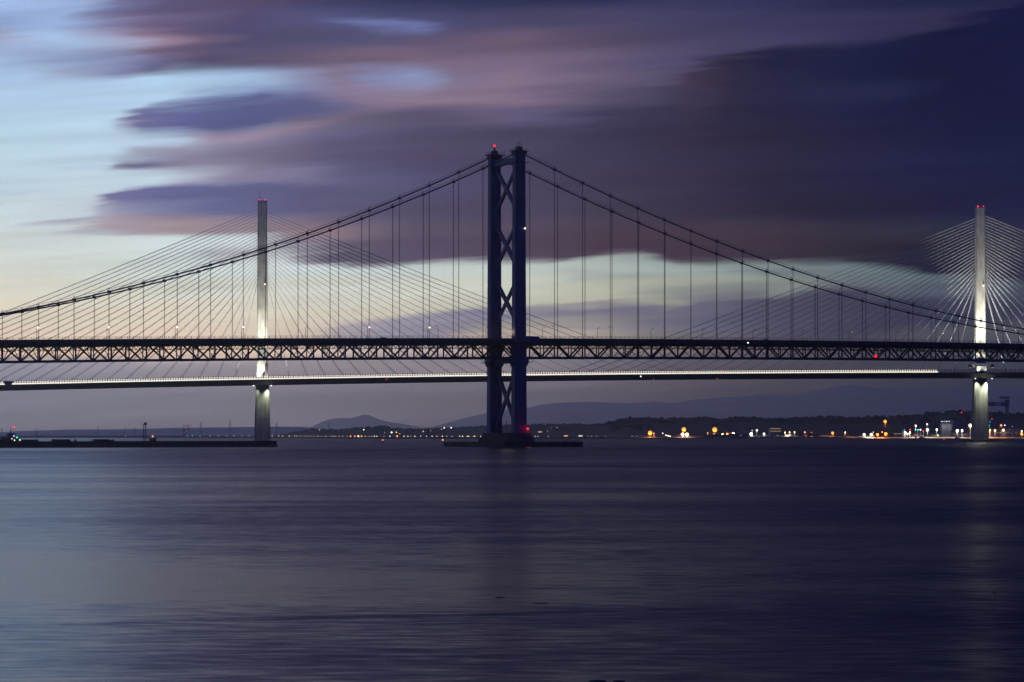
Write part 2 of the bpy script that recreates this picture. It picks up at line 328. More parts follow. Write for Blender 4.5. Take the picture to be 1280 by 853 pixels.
# ------------------------------------------------------------------ mesh helpers
class MB:
    def __init__(s): s.v = []; s.f = []

    def box(s, c, d, rz=0.0):
        b = len(s.v); cx, cy, cz = c; hx, hy, hz = d[0] / 2, d[1] / 2, d[2] / 2
        co, si = math.cos(rz), math.sin(rz)
        for z in (-hz, hz):
            for x, y in ((-hx, -hy), (hx, -hy), (hx, hy), (-hx, hy)):
                s.v.append((cx + x * co - y * si, cy + x * si + y * co, cz + z))
        for q in ((3, 2, 1, 0), (4, 5, 6, 7), (0, 1, 5, 4), (1, 2, 6, 5), (2, 3, 7, 6), (3, 0, 4, 7)):
            s.f.append(tuple(b + i for i in q))
        return s

    def beam(s, p, q, w, h, up=(0, 0, 1)):
        p = Vector(p); q = Vector(q); d = (q - p).normalized(); u = Vector(up)
        if abs(d.dot(u)) > 0.99: u = Vector((1, 0, 0))
        a = d.cross(u).normalized(); c = a.cross(d).normalized(); b = len(s.v)
        for e in (p, q):
            for x, y in ((-1, -1), (1, -1), (1, 1), (-1, 1)):
                s.v.append(tuple(e + a * (x * w / 2) + c * (y * h / 2)))
        for f in ((3, 2, 1, 0), (4, 5, 6, 7), (0, 1, 5, 4), (1, 2, 6, 5), (2, 3, 7, 6), (3, 0, 4, 7)):
            s.f.append(tuple(b + i for i in f))
        return s

    def tube(s, pts, r, n=6):
        pts = [Vector(p) for p in pts]; b = len(s.v)
        rr = r if isinstance(r, (list, tuple)) else [r] * len(pts)
        for i, p in enumerate(pts):
            d = (pts[min(i + 1, len(pts) - 1)] - pts[max(i - 1, 0)]).normalized()
            u = Vector((0, 0, 1)) if abs(d.z) < 0.95 else Vector((1, 0, 0))
            a = d.cross(u).normalized(); c = a.cross(d).normalized()
            for k in range(n):
                t = 2 * math.pi * k / n
                s.v.append(tuple(p + (a * math.cos(t) + c * math.sin(t)) * rr[i]))
        for i in range(len(pts) - 1):
            for k in range(n):
                k2 = (k + 1) % n
                s.f.append((b + i * n + k, b + i * n + k2, b + (i + 1) * n + k2, b + (i + 1) * n + k))
        s.f.append(tuple(b + k for k in reversed(range(n))))
        s.f.append(tuple(b + (len(pts) - 1) * n + k for k in range(n)))
        return s

    def loft(s, rings):
        """rings: list of lists of (x, y, z), same length, bottom to top"""
        b = len(s.v); n = len(rings[0])
        for r in rings: s.v += [tuple(p) for p in r]
        for i in range(len(rings) - 1):
            for k in range(n):
                k2 = (k + 1) % n
                s.f.append((b + i * n + k, b + i * n + k2, b + (i + 1) * n + k2, b + (i + 1) * n + k))
        s.f.append(tuple(b + k for k in reversed(range(n))))
        s.f.append(tuple(b + (len(rings) - 1) * n + k for k in range(n)))
        return s

    def sphere(s, c, r, n=8, m=5):
        b = len(s.v); s.v.append((c[0], c[1], c[2] - r))
        for j in range(1, m):
            t = -math.pi / 2 + math.pi * j / m
            for k in range(n):
                a = 2 * math.pi * k / n
                s.v.append((c[0] + r * math.cos(t) * math.cos(a), c[1] + r * math.cos(t) * math.sin(a), c[2] + r * math.sin(t)))
        s.v.append((c[0], c[1], c[2] + r)); e = len(s.v) - 1
        for k in range(n):
            k2 = (k + 1) % n
            s.f.append((b, b + 1 + k2, b + 1 + k))
            for j in range(m - 2):
                o = b + 1 + j * n
                s.f.append((o + k, o + k2, o + n + k2, o + n + k))
            o = b + 1 + (m - 2) * n
            s.f.append((o + k, o + k2, e))
        return s

    def mesh(s, name, m):
        me = bpy.data.meshes.new(name); me.from_pydata(s.v, [], s.f); me.update()
        me.materials.append(m); return me

    def build(s, name, m, parent=None, loc=None):
        o = bpy.data.objects.new(name, s.mesh(name, m)); COL.objects.link(o)
        if parent: o.parent = parent
        if loc: o.location = loc
        return o


def inst(name, me, parent, loc, rot=(0, 0, 0)):
    o = bpy.data.objects.new(name, me); COL.objects.link(o); o.parent = parent
    o.location = loc; o.rotation_euler = rot
    return o


def thing(name, label, cat, loc=(0, 0, 0), rz=0.0, group=None):
    o = bpy.data.objects.new(name, None); COL.objects.link(o)
    o.location = loc; o.rotation_euler = (0, 0, rz); o.empty_display_size = 1
    o['label'] = label; o['category'] = cat
    if group: o['group'] = group
    return o


def tag(o, label, cat, group=None):
    o['label'] = label; o['category'] = cat
    if group: o['group'] = group
    return o


def copy_tree(src, loc, label=None, rz=None):
    r = src.copy(); COL.objects.link(r); r.location = loc
    if rz is not None: r.rotation_euler = (0, 0, rz)
    if label: r['label'] = label
    for ch in src.children:
        c = ch.copy(); COL.objects.link(c); c.parent = r
        for g in ch.children:
            d = g.copy(); COL.objects.link(d); d.parent = c
    return r


def P(u, D, z=0.0):
    return ((u - 640) * D / F, D, z)


def zof(v, D):
    return CZ + (V0 - v) * D / F


def lamp(kind, loc, power, col, size=0.5, parent=None, aim=None, angle=60, blend=0.5):
    ld = bpy.data.lights.new('light', kind); ld.energy = power; ld.color = col
    if kind == 'SPOT': ld.spot_size = math.radians(angle); ld.spot_blend = blend
    ld.shadow_soft_size = size
    ld.specular_factor = 1.0
    o = bpy.data.objects.new('light', ld); COL.objects.link(o)
    o.location = loc
    if parent: o.parent = parent
    if aim is not None:
        o.rotation_euler = (Vector(aim) - Vector(loc)).to_track_quat('-Z', 'Y').to_euler()
    return o


WORDS = 'first second third fourth fifth sixth seventh eighth ninth tenth eleventh twelfth thirteenth fourteenth fifteenth sixteenth seventeenth eighteenth nineteenth twentieth'.split() + ['twenty-' + w for w in 'first second third fourth fifth sixth seventh eighth ninth'.split()]


def ORD(n, fromleft=False):
    return WORDS[n - 1] + (' (counting from the left)' if fromleft else '')


# ------------------------------------------------------------------ water
def water():
    xs = 20500; y0 = -200; y1 = 32500
    me = bpy.data.meshes.new('water')
    me.from_pydata([(-xs, y0, 0), (xs, y0, 0), (xs, y1, 0), (-xs, y1, 0)], [], [(0, 1, 2, 3)])
    m = bpy.data.materials.new('estuary_water'); m.use_nodes = True
    t = m.node_tree; b = t.nodes['Principled BSDF']
    b.inputs['Base Color'].default_value = (0.012, 0.015, 0.024, 1)
    b.inputs['IOR'].default_value = 1.33
    b.inputs['Roughness'].default_value = 0.27
    g = t.nodes.new('ShaderNodeNewGeometry')

    def noise(sx, sy, det, seed, rough=0.5, rot=0.0):
        mp = t.nodes.new('ShaderNodeMapping'); mp.inputs['Scale'].default_value = (sx, sy, 1)
        mp.inputs['Location'].default_value = (seed, seed * 1.7, 0); mp.inputs['Rotation'].default_value = (0, 0, rot)
        t.links.new(g.outputs['Position'], mp.inputs[0])
        n = t.nodes.new('ShaderNodeTexNoise'); n.inputs['Scale'].default_value = 1
        n.inputs['Detail'].default_value = det; n.inputs['Roughness'].default_value = rough
        t.links.new(mp.outputs[0], n.inputs['Vector']); return n.outputs[0]

    def mm(op, a, b2):
        n = t.nodes.new('ShaderNodeMath'); n.operation = op
        for i, v in enumerate((a, b2)):
            if isinstance(v, (int, float)): n.inputs[i].default_value = v
            else: t.links.new(v, n.inputs[i])
        return n.outputs[0]
    # smoothed swell bands (long exposure): broad, medium and fine, stretched along the shore
    n1 = noise(1 / 150., 1 / 70., 4, 3.1, .6, .08)
    n2 = noise(1 / 22., 1 / 9., 6, 9.4, .62, -.06)
    n3 = noise(1 / 2.6, 1 / .9, 5, 17.7, .65)
    # slope towards / away from the shore, applied to the shading normal
    s = mm('ADD', mm('MULTIPLY', mm('SUBTRACT', n1, .5), 0.34), mm('MULTIPLY', mm('SUBTRACT', n2, .5), 0.15))
    s = mm('ADD', s, mm('MULTIPLY', mm('SUBTRACT', n3, .5), 0.34))
    # a calmer slick lying along the shore about 120 m out
    sp = t.nodes.new('ShaderNodeSeparateXYZ'); t.links.new(g.outputs['Position'], sp.inputs[0])
    yy = mm('ADD', sp.outputs[1], mm('MULTIPLY', mm('SUBTRACT', noise(1 / 90., 1 / 400., 2, 5.), .5), 26.))
    q = t.nodes.new('ShaderNodeMapRange'); q.interpolation_type = 'SMOOTHSTEP'
    t.links.new(mm('ABSOLUTE', mm('SUBTRACT', yy, 118.), 0), q.inputs[0]); q.inputs[1].default_value = 8; q.inputs[2].default_value = 24
    q.inputs[3].default_value = .036; q.inputs[4].default_value = 0
    # far off, only the wave faces turned to the viewer are seen
    q2 = t.nodes.new('ShaderNodeMapRange'); q2.interpolation_type = 'SMOOTHSTEP'
    t.links.new(sp.outputs[1], q2.inputs[0]); q2.inputs[1].default_value = 130; q2.inputs[2].default_value = 900
    q2.inputs[3].default_value = 0; q2.inputs[4].default_value = -.07
    # the thin edge of a tidal current running out from the left
    yl = mm('SUBTRACT', mm('SUBTRACT', sp.outputs[1], mm('MULTIPLY', sp.outputs[0], .35)), 98.)
    yl = mm('ADD', yl, mm('MULTIPLY', mm('SUBTRACT', noise(1 / 14., 1 / 60., 4, 2.2), .5), 7.))
    q3 = t.nodes.new('ShaderNodeMapRange'); q3.interpolation_type = 'SMOOTHSTEP'
    t.links.new(mm('ABSOLUTE', yl, 0), q3.inputs[0]); q3.inputs[1].default_value = .2; q3.inputs[2].default_value = 1.3
    q3.inputs[3].default_value = -.16; q3.inputs[4].default_value = 0
    q4 = t.nodes.new('ShaderNodeMapRange'); t.links.new(sp.outputs[0], q4.inputs[0]); q4.inputs[1].default_value = 1; q4.inputs[2].default_value = 14
    q4.inputs[3].default_value = 1; q4.inputs[4].default_value = 0
    s = mm('ADD', s, mm('MULTIPLY', mm('MULTIPLY', q3.outputs[0], q4.outputs[0]), mm('MAXIMUM', mm('MULTIPLY', mm('SUBTRACT', noise(1 / 2.2, 1 / 2., 4, 31., .65), .36), 2.2), 0)))
    s = mm('ADD', mm('ADD', mm('ADD', s, -0.034), q.outputs[0]), q2.outputs[0])
    s2 = mm('MULTIPLY', mm('SUBTRACT', n2, .5), 0.02)
    cx = t.nodes.new('ShaderNodeCombineXYZ'); t.links.new(s2, cx.inputs[0]); t.links.new(s, cx.inputs[1]); cx.inputs[2].default_value = 1
    nn = t.nodes.new('ShaderNodeVectorMath'); nn.operation = 'NORMALIZE'
    t.links.new(cx.outputs[0], nn.inputs[0]); t.links.new(nn.outputs[0], b.inputs['Normal'])
    me.materials.append(m)
    o = bpy.data.objects.new('water', me); COL.objects.link(o); o['kind'] = 'structure'


water()


# ------------------------------------------------------------------ hills and shore
def interp(pts, u):
    return float(np.interp(u, [p[0] for p in pts], [p[1] for p in pts]))


def ridge(name, pts, D, front, back, m, step=6, u0=None, u1=None, rough=0.04, seed=1, rows=14):
    """ridge whose crest has the given (u, v) skyline at distance D; real slopes before and behind it"""
    u0 = pts[0][0] if u0 is None else u0; u1 = pts[-1][0] if u1 is None else u1
    us = np.arange(u0, u1 + step, step); r = np.random.default_rng(seed)
    ph = r.uniform(0, 6.28, (8, 2)); fr = r.uniform(0.6, 4, (8, 2))
    vs = []; fs = []
    ts = np.concatenate([np.linspace(-1, 0, rows), np.linspace(0, 1, 8)[1:]])
    for t in ts:
        for u in us:
            zc = zof(interp(pts, u), D)
            dd = D + (t * front if t < 0 else t * back)
            prof = (math.cos(t * math.pi) + 1) / 2 if t < 0 else 1 - 0.75 * t
            x = (u - 640) * D / F
            nzv = sum(math.sin(fr[k, 0] * x / front * 3 + fr[k, 1] * dd / front * 5 + ph[k, 0]) for k in range(8)) / 8
            z = zc * prof * (1 + (rough * 6 * nzv * abs(t) * (1 - abs(t)) * 2))
            if t == -1: z = -1.2
            vs.append((x, dd, max(z, -1.2) if t == -1 else max(z, .3)))
    n = len(us)
    for i in range(len(ts) - 1):
        for k in range(n - 1):
            fs.append((i * n + k, i * n + k + 1, (i + 1) * n + k + 1, (i + 1) * n + k))
    me = bpy.data.meshes.new(name); me.from_pydata(vs, [], fs); me.update()
    for p in me.polygons: p.use_smooth = True
    me.materials.append(m)
    o = bpy.data.objects.new(name, me); COL.objects.link(o); o['kind'] = 'structure'
    return o


FAR = [(300,548),(540,534),(550,532),(575,525),(600,519),(640,512),(660,510),(680,506),(700,504),(740,503),(790,505),(815,502.3),(840,504.5),(868,499.6),(890,498.7),(903,496.5),(925,497),(950,492.6),(985,495.5),(1000,494.3),(1020,488.5),(1040,484),(1052,482),(1066,482.2),(1085,485),(1100,487),(1122,487.4),(1140,486.4),(1158,483.2),(1175,485.5),(1197,488.7),(1210,486),(1235,482),(1250,482.3),(1265,485),(1285,489),(1400,498),(1700,505),(2100,520)]
PEAK = [(370,545),(395,533),(405,527),(415,523.5),(430,522.5),(440,523.5),(450,520.5),(457,518),(464,520),(475,525),(490,528),(510,531),(525,534),(560,540)]
PLAT = [(-900,540),(-200,541),(0,543.5),(40,542),(60,540.5),(75,538),(100,537.2),(140,537),(190,536.2),(225,535),(240,535),(300,534.3),(340,533.8),(380,534),(400,536),(430,539),(470,545)]
NEAR = [(300,547),(355,545),(370,541.5),(385,538.5),(400,536.8),(430,537.3),(450,535.2),(480,533.2),(487,535),(520,537),(545,535.5),(575,535.3),(600,533.2),(660,531.3),(700,530.2),(740,531),(760,530.5),(772,526.5),(790,525.5),(810,524.5),(830,525.5),(850,525),(880,524),(905,526),(920,522.5),(935,524),(960,526),(985,526),(1010,523.5),(1045,523.5),(1100,523.5),(1130,522.5),(1160,520),(1170,518.5),(1190,516),(1200,517),(1260,519),(1285,521),(1500,524),(2000,530)]
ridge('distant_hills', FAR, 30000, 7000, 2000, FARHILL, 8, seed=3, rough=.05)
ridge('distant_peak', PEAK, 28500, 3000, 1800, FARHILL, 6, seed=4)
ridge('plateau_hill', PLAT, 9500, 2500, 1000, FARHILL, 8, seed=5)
ridge('wooded_ridge', NEAR, 4900, 600, 500, LAND, 5, seed=6)

SHORE = [(-900,4300),(330,4300),(400,3650),(880,3500),(960,3900),(1100,4050),(2000,4100)]


def shore_land():
    vs = []; fs = []; us = list(range(-900, 2000, 12)); prof = [(0, -1.0), (6, .8), (14, 2.2), (120, 2.6), (700, 3.2)]
    r = random.Random(4)
    for u in us:
        D = interp(SHORE, u) + r.uniform(-14, 14)
        for a, z in prof:
            vs.append(((u - 640) * D / F, D + a, z + r.uniform(-.3, .3)))
    n = len(prof)
    for i in range(len(us) - 1):
        for k in range(n - 1):
            fs.append((i * n + k, (i + 1) * n + k, (i + 1) * n + k + 1, i * n + k + 1))
    me = bpy.data.meshes.new('shore_land'); me.from_pydata(vs, [], fs); me.materials.append(LAND)
    o = bpy.data.objects.new('shore_land', me); COL.objects.link(o); o['kind'] = 'structure'


shore_land()


def woodland():
    """massed far-off tree crowns on the ridge: clumps of small irregular leaf tufts"""
    import bmesh
    bm = bmesh.new(); bmesh.ops.create_icosphere(bm, subdivisions=1, radius=1)
    bv = np.array([v.co[:] for v in bm.verts]); bf = np.array([[v.index for v in f.verts] for f in bm.faces]); bm.free()
    allv = []; allf = []; off = 0

    def crown(x, y, z, r):
        nonlocal off
        for k in range(4):
            o = rng.normal(0, .45, 3) * r; s = r * rng.uniform(.45, .75)
            v = bv * (s * rng.uniform(.75, 1.25, (len(bv), 1))) * np.array([1.15, 1, .8]) + np.array([x, y, z]) + o * np.array([1, 1, .55])
            allv.append(v); allf.append(bf + off); off += len(bv)
    for i in range(1500):
        u = rng.uniform(760, 1500) if i % 5 else rng.uniform(340, 760)
        D = 4900 - abs(rng.normal(0, 110)); t = (D - 4900) / 600.
        zc = zof(interp(NEAR, u), 4900) * (math.cos(t * math.pi) + 1) / 2
        r = rng.uniform(4, 8.5) if u > 760 else rng.uniform(2, 4)
        crown((u - 640) * 4900 / F, D, zc - r * .1, r)
    for i in range(260):                      # shoreline scrub
        u = rng.uniform(880, 1500); D = interp(SHORE, u) + rng.uniform(60, 500)
        crown((u - 640) * D / F, D, 4, rng.uniform(3, 6))
    v = np.concatenate(allv); f = np.concatenate(allf)
    me = bpy.data.meshes.new('woodland'); me.from_pydata(v.tolist(), [], f.tolist()); me.materials.append(LEAF)
    o = bpy.data.objects.new('woodland', me); COL.objects.link(o); o['kind'] = 'stuff'
    tag(o, 'dark mass of woodland along the ridge behind the harbour', 'woodland')


woodland()

# ------------------------------------------------------------------ suspension bridge (near)
YAW = 0.58328906
BX, BY = -731.067, -1113.094
c_, s_ = math.cos(YAW), math.sin(YAW)
BO = (-(c_ * BX - s_ * BY), -(s_ * BX + c_ * BY))
HW = 11.885
X0, X1 = -402.0, 640.0
PAN = 9.144
frb = thing('suspension_bridge', 'dark road suspension bridge with twin-legged cross-braced tower in front', 'bridge', (BO[0], BO[1], 0), YAW)


def frb_w(x, y, z):
    return (BO[0] + c_ * x - s_ * y, BO[1] + s_ * x + c_ * y, z)


def zb(x):        # underside of the stiffening truss
    return 46.9 + 0.0185 * x - 1.7e-5 * x * x


def slope(x):
    return 0.0185 - 3.4e-5 * x


def cz(x):
    if x >= 0:
        return 156 - 4 * 91.387 * (x / 1006.) * (1 - x / 1006.)
    return 156 + 0.463318 * x + 0.000477592 * x * x


def leg(side):
    y = side * HW; mb = MB()
    rings = []
    for z, w, d in ((7.4, 7.7, 3.5), (40, 7.3, 3.4), (60, 7.0, 3.3), (100, 6.7, 3.1), (150, 6.2, 2.9), (154.6, 6.2, 2.9)):
        a, b = w / 2, d / 2; g = a * .34; e = b - .35
        rings.append([(-a, y - b, z), (-a + g, y - b, z), (-a + g, y - e, z), (a - g, y - e, z), (a - g, y - b, z), (a, y - b, z),
                      (a, y + b, z), (a - g, y + b, z), (a - g, y + e, z), (-a + g, y + e, z), (-a + g, y + b, z), (-a, y + b, z)])
    mb.loft(rings)
    L0 = mb.build('tower_leg', STEEL, frb)
    for k in range(11):
        z = 20 + k * 12.6
        if 44 < z < 60: continue
        MB().box((0, y, z), (7.85 - z * .0105, 3.6 - z * .004, .22)).build('joint_band', STEEL, L0)
    hm = MB()
    hm.box((0, y, 155.4), (7.2, 4.2, 1.6)).box((0, y, 156.4), (9.0, 5.8, .35))
    hm.box((0, y, 157.6), (3.0, 2.2, 2.1))
    for q in (-4.0, -2.0, 0, 2.0, 4.0):
        for e in (-2.5, 2.5): hm.box((q, y + e, 157.1), (.14, .14, 1.2))
    for e in (-2.5, 2.5): hm.box((0, y + e, 157.7), (8.0, .1, .1))
    for q in (-4.0, 4.0): hm.box((q, y, 157.7), (.1, 5.0, .1))
    hm.box((0, y, 150.4), (8.6, 4.6, .25))
    hm.build('saddle_housing', TRUSS, L0)
    if side < 0:
        am = MB()
        for q, h in ((-1.6, 2.4), (-.6, 2.0), (.4, 3.4), (1.5, 2.4)):
            am.tube([(q, y, 158.5), (q, y, 158.5 + h)], .09, 5)
        am.box((-.1, y, 160.6), (2.6, .1, .1))
        am.build('antenna_cluster', TRUSS, L0)
        MB().sphere((2.5, y - 2.0, 115.5), .42).build('floodlight', G_WHITE, L0)
        lamp('SPOT', (2.3, y - 2.1, 115.5), 700, (1, .93, .75), .1, frb, aim=(-4, y - 1.5, 115.5), angle=25)
        MB().sphere((4.1, y - 2.2, 9.6), .6).build('navigation_light', G_RED, L0)
        lamp('POINT', (4.1, y - 3.4, 9.8), 260, (1, .03, .03), .3, frb)
    else:
        MB().tube([(0, y, 158.6), (0, y, 160.6)], .5, 6).build('beacon_stand', TRUSS, L0)
        MB().sphere((0, y, 161.4), .62).build('beacon', G_RED, L0)
    # bracket collars just below the road deck
    cm = MB()
    z0 = zb(0)
    cm.loft([[(-3.9, y - 1.9, z0 - 4.2), (3.9, y - 1.9, z0 - 4.2), (3.9, y + 1.9, z0 - 4.2), (-3.9, y + 1.9, z0 - 4.2)],
             [(-4.7, y - 2.3, z0 - 2.2), (4.7, y - 2.3, z0 - 2.2), (4.7, y + 2.3, z0 - 2.2), (-4.7, y + 2.3, z0 - 2.2)],
             [(-4.7, y - 2.3, z0 + .3), (4.7, y - 2.3, z0 + .3), (4.7, y + 2.3, z0 + .3), (-4.7, y + 2.3, z0 + .3)]])
    cm.box((0, y, z0 - 2.0), (15.5, 3.2, .3))
    for q in (-7.6, -5.7, 5.7, 7.6): cm.box((q, y - 1.5, z0 - 1.2), (.1, .1, 1.3))
    cm.build('bearing_bracket', STEEL, L0)
    # walkway bay that takes the footpath round the leg
    wy = y + side * 4.6; wm = MB()
    zt = z0 + 9.6
    wm.box((1.2, wy, zt - .4), (14.5, 5.0, 1.2))
    wm.box((1.2, wy + side * 2.3, zt + 1.0), (14.5, .25, 1.7))
    wm.box((8.3, wy, zt + 1.0), (.25, 4.4, 1.7)); wm.box((-5.9, wy, zt + 1.0), (.25, 4.4, 1.7))
    wm.beam((-2.6, y + side * 1.7, z0 + 4.5), (-5.2, wy, zt - 1), .5, .6).beam((2.6, y + side * 1.7, z0 + 4.5), (7.2, wy, zt - 1), .5, .6)
    wm.build('walkway_bay', STEEL, L0)
    return L0


leg(-1); leg(1)


def braces():
    zl = [152.6, 122.5, 92.6, 62.8]
    inner = HW - 1.4
    for k in range(3):
        zt, zm = zl[k] - 3.5, zl[k + 1] + 2.5
        w, h = 1.55, 1.9
        MB().beam((0, inner, zt), (0, -inner, zm), w, h).build('cross_brace', STEEL, frb)
        MB().beam((.0, inner, zm), (.0, -inner, zt), w - .25, h - .2).build('cross_brace', STEEL, frb)
    for a, b in ((42.5, 9.5), (9.5, 42.5)):
        MB().beam((0, inner, a), (0, -inner, b), 1.6 if a > b else 1.4, 1.9 if a > b else 1.7).build('cross_brace', STEEL, frb)
    # arched portal strut at the head
    n = 14; top = []; bot = []
    for i in range(n + 1):
        y = -inner + 2 * inner * i / n
        e = abs(y) / inner
        top.append((y, 153.2)); bot.append((y, 150.3 - 2.2 * max(0, (e - .72) / .28) ** 1.6))
    ring = [(y, z) for y, z in top] + [(y, z) for y, z in reversed(bot)]
    MB().loft([[(-1.5, y, z) for y, z in ring], [(1.5, y, z) for y, z in ring]]).build('portal_strut', STEEL, frb)
    # crossing strut at road level and portal below the road
    MB().box((0, 0, zb(0) - 1.4), (2.4, 2 * inner, 2.2)).build('portal_strut', STEEL, frb)
    mb = MB(); mb.beam((0, inner, zb(0) - 2.6), (0, 2.0, zb(0) + 6.5), .9, .9); mb.beam((0, -inner, zb(0) - 2.6), (0, -2.0, zb(0) + 6.5), .9, .9)
    mb.build('knee_brace', STEEL, frb)
    MB().tube([(0, 2.0, 153.2), (0, 2.0, 158.5)], .09, 5).build('antenna', TRUSS, frb)


braces()


def cables():
    for side in (-1, 1):
        y = side * HW
        xs = [X0 + i * (0 - X0) / 60 for i in range(60)] + [i * X1 / 90 for i in range(91)]
        pts = [(x, y, cz(x)) for x in xs]
        mc = MB().tube(pts, .36, 8).build('main_cable', CABLE, frb)
        for e in (-.55, .55):
            MB().tube([(x, y + e, cz(x) + 1.25) for x in xs], .05, 4).build('hand_rope', CABLE, mc)
        cl = MB(); cl.box((0, 0, 0), (1.5, 1.15, 1.2))
        for e in (-.55, .55): cl.box((0, e, 1.1), (.12, .12, 1.6))
        cl.box((0, 0, 1.6), (.1, 1.1, .1))
        cme = cl.mesh('cable_clamp', CABLE)
        ks = [22.626 + 18.288 * k for k in range(21)]
        hx = [-k for k in ks if -k > X0 + 3] + [22.736 + 18.288 * k for k in range(34) if 22.736 + 18.288 * k < X1 - 2]
        for x in hx:
            inst('cable_clamp', cme, mc, (x, y, cz(x)), (0, 0, 0))
            zt = zb(x) + 8.6
            h = cz(x) - .5 - zt
            if h < 1: continue
            hm = MB()
            for ex in (-.16, .16):
                hm.tube([(x + ex, y - .02, zt), (x + ex, y - .02, cz(x) - .4)], .085, 5)
            if h > 4:
                hm.box((x, y, zt + 1.6), (.7, .5, .35))
            hm.build('hanger', CABLE, frb)


cables()


def truss():
    n = int((X1 - X0) / PAN)
    # nodes: panel points fall on the hanger stations
    start = 22.7 - math.floor((22.7 - X0) / PAN) * PAN
    nodes = [start + i * PAN for i in range(int((X1 - start) / PAN) + 1)]
    par = round((22.7 - start) / PAN) % 2
    bc, tcz = .42, 8.35
    vert = MB().box((0, 0, (bc + tcz) / 2), (.42, .5, tcz - bc)).mesh('truss_vertical', TRUSS)
    verth = MB().box((0, 0, (bc + tcz) / 2), (.62, .6, tcz - bc)).mesh('truss_vertical', TRUSS)
    dia = MB().beam((0, 0, tcz), (PAN, 0, bc), .5, .75).mesh('truss_diagonal', TRUSS)
    dib = MB().beam((0, 0, bc), (PAN, 0, tcz), .5, .75).mesh('truss_diagonal', TRUSS)
    fr = MB()
    a = HW - .3
    fr.box((0, 0, bc), (.35, 2 * a, .4)).box((0, 0, 5.6), (.25, 2 * a, .28))
    fr.box((0, 0, 7.9), (.4, 2 * a, 1.5))
    m = 10
    for i in range(m):
        ya, yb = -a + 2 * a * i / m, -a + 2 * a * (i + 1) / m
        fr.beam((0, ya, 5.6 if i % 2 else 7.3), (0, yb, 7.3 if i % 2 else 5.6), .2, .2)
    for sgn in (-1, 1): fr.beam((0, sgn * a, .5), (0, sgn * 4.2, 5.5), .22, .28)
    for sgn in (-1, 1):
        fr.beam((0, sgn * HW, 7.0), (0, sgn * 16.6, 8.6), .25, .35)
    frm = fr.mesh('cross_frame', TRUSS)
    lat = MB().beam((0, -HW, bc), (PAN, HW, bc), .25, .25).mesh('wind_brace', TRUSS)
    lat2 = MB().beam((0, HW, bc), (PAN, -HW, bc), .25, .25).mesh('wind_brace', TRUSS)
    for i, x in enumerate(nodes):
        th = -math.atan(slope(x)); z = zb(x)
        ishang = i % 2 == par
        skip = abs(x) < 4
        for side in (-1, 1):
            if not skip: inst('truss_vertical', verth if ishang else vert, frb, (x, side * HW, z))
            if i < len(nodes) - 1:
                inst('truss_diagonal', dia if ishang else dib, frb, (x, side * HW, z), (0, th, 0))
        inst('cross_frame', frm, frb, (x, 0, z))
        if i < len(nodes) - 1:
            inst('wind_brace', lat if ishang else lat2, frb, (x, 0, z), (0, th, 0))
    xs = nodes

    def strip(y0, y1, z0, z1, name, m, parent=frb, kind=None):
        mb = MB()
        mb.loft([[(x, y0, zb(x) + z0), (x, y1, zb(x) + z0), (x, y1, zb(x) + z1), (x, y0, zb(x) + z1)] for x in xs])
        return mb.build(name, m, parent)
    for side in (-1, 1):
        y = side * HW
        strip(y - .38, y + .38, 0, .8, 'bottom_chord', TRUSS)
        strip(y - .4, y + .4, 8.0, 8.72, 'top_chord', TRUSS)
    dk = strip(-11.2, 11.2, 8.8, 9.6, 'road_deck', ASPH)
    for side in (-1, 1):
        ya, yb = sorted((side * 12.6, side * 17.0))
        strip(ya, yb, 8.75, 9.45, 'footway', TRUSS)
        yo = side * 17.0
        ya, yb = sorted((yo, yo + side * .3))
        strip(ya, yb, 8.3, 10.35, 'fascia', TRUSS)
        # stringers under the deck edge
        strip(side * 14.6 - .2, side * 14.6 + .2, 7.6, 8.74, 'stringer', TRUSS)
    for side in (-1, 1):
        yo = side * 17.1
        rl = MB()
        for hz in (10.95, 11.5):
            rl.loft([[(x, yo - .05, zb(x) + hz), (x, yo + .05, zb(x) + hz), (x, yo + .05, zb(x) + hz + .1), (x, yo - .05, zb(x) + hz + .1)] for x in xs])
        rl.build('handrail', TRUSS, frb)
        ps = MB(); x = xs[0]
        while x < xs[-1]:
            ps.box((x, yo, zb(x) + 10.95), (.14, .14, 1.3)); x += 3.048
        o = ps.build('railing_posts', TRUSS, frb); o['kind'] = 'stuff'
    # crash barrier between carriageways and footway
    for side in (-1, 1):
        strip(side * 10.9 - .06, side * 10.9 + .06, 10.2, 10.5, 'crash_barrier', STAY)
    # red navigation light under the main span, small work light on the fascia
    x = 249.0
    MB().sphere((x, -HW - .9, zb(x) + 1.8), .8).build('navigation_light', G_RED, frb)
    x = 150.0
    MB().sphere((x, -17.6, zb(x) + 8.6), .32).build('work_light', G_WHITE, frb)


truss()


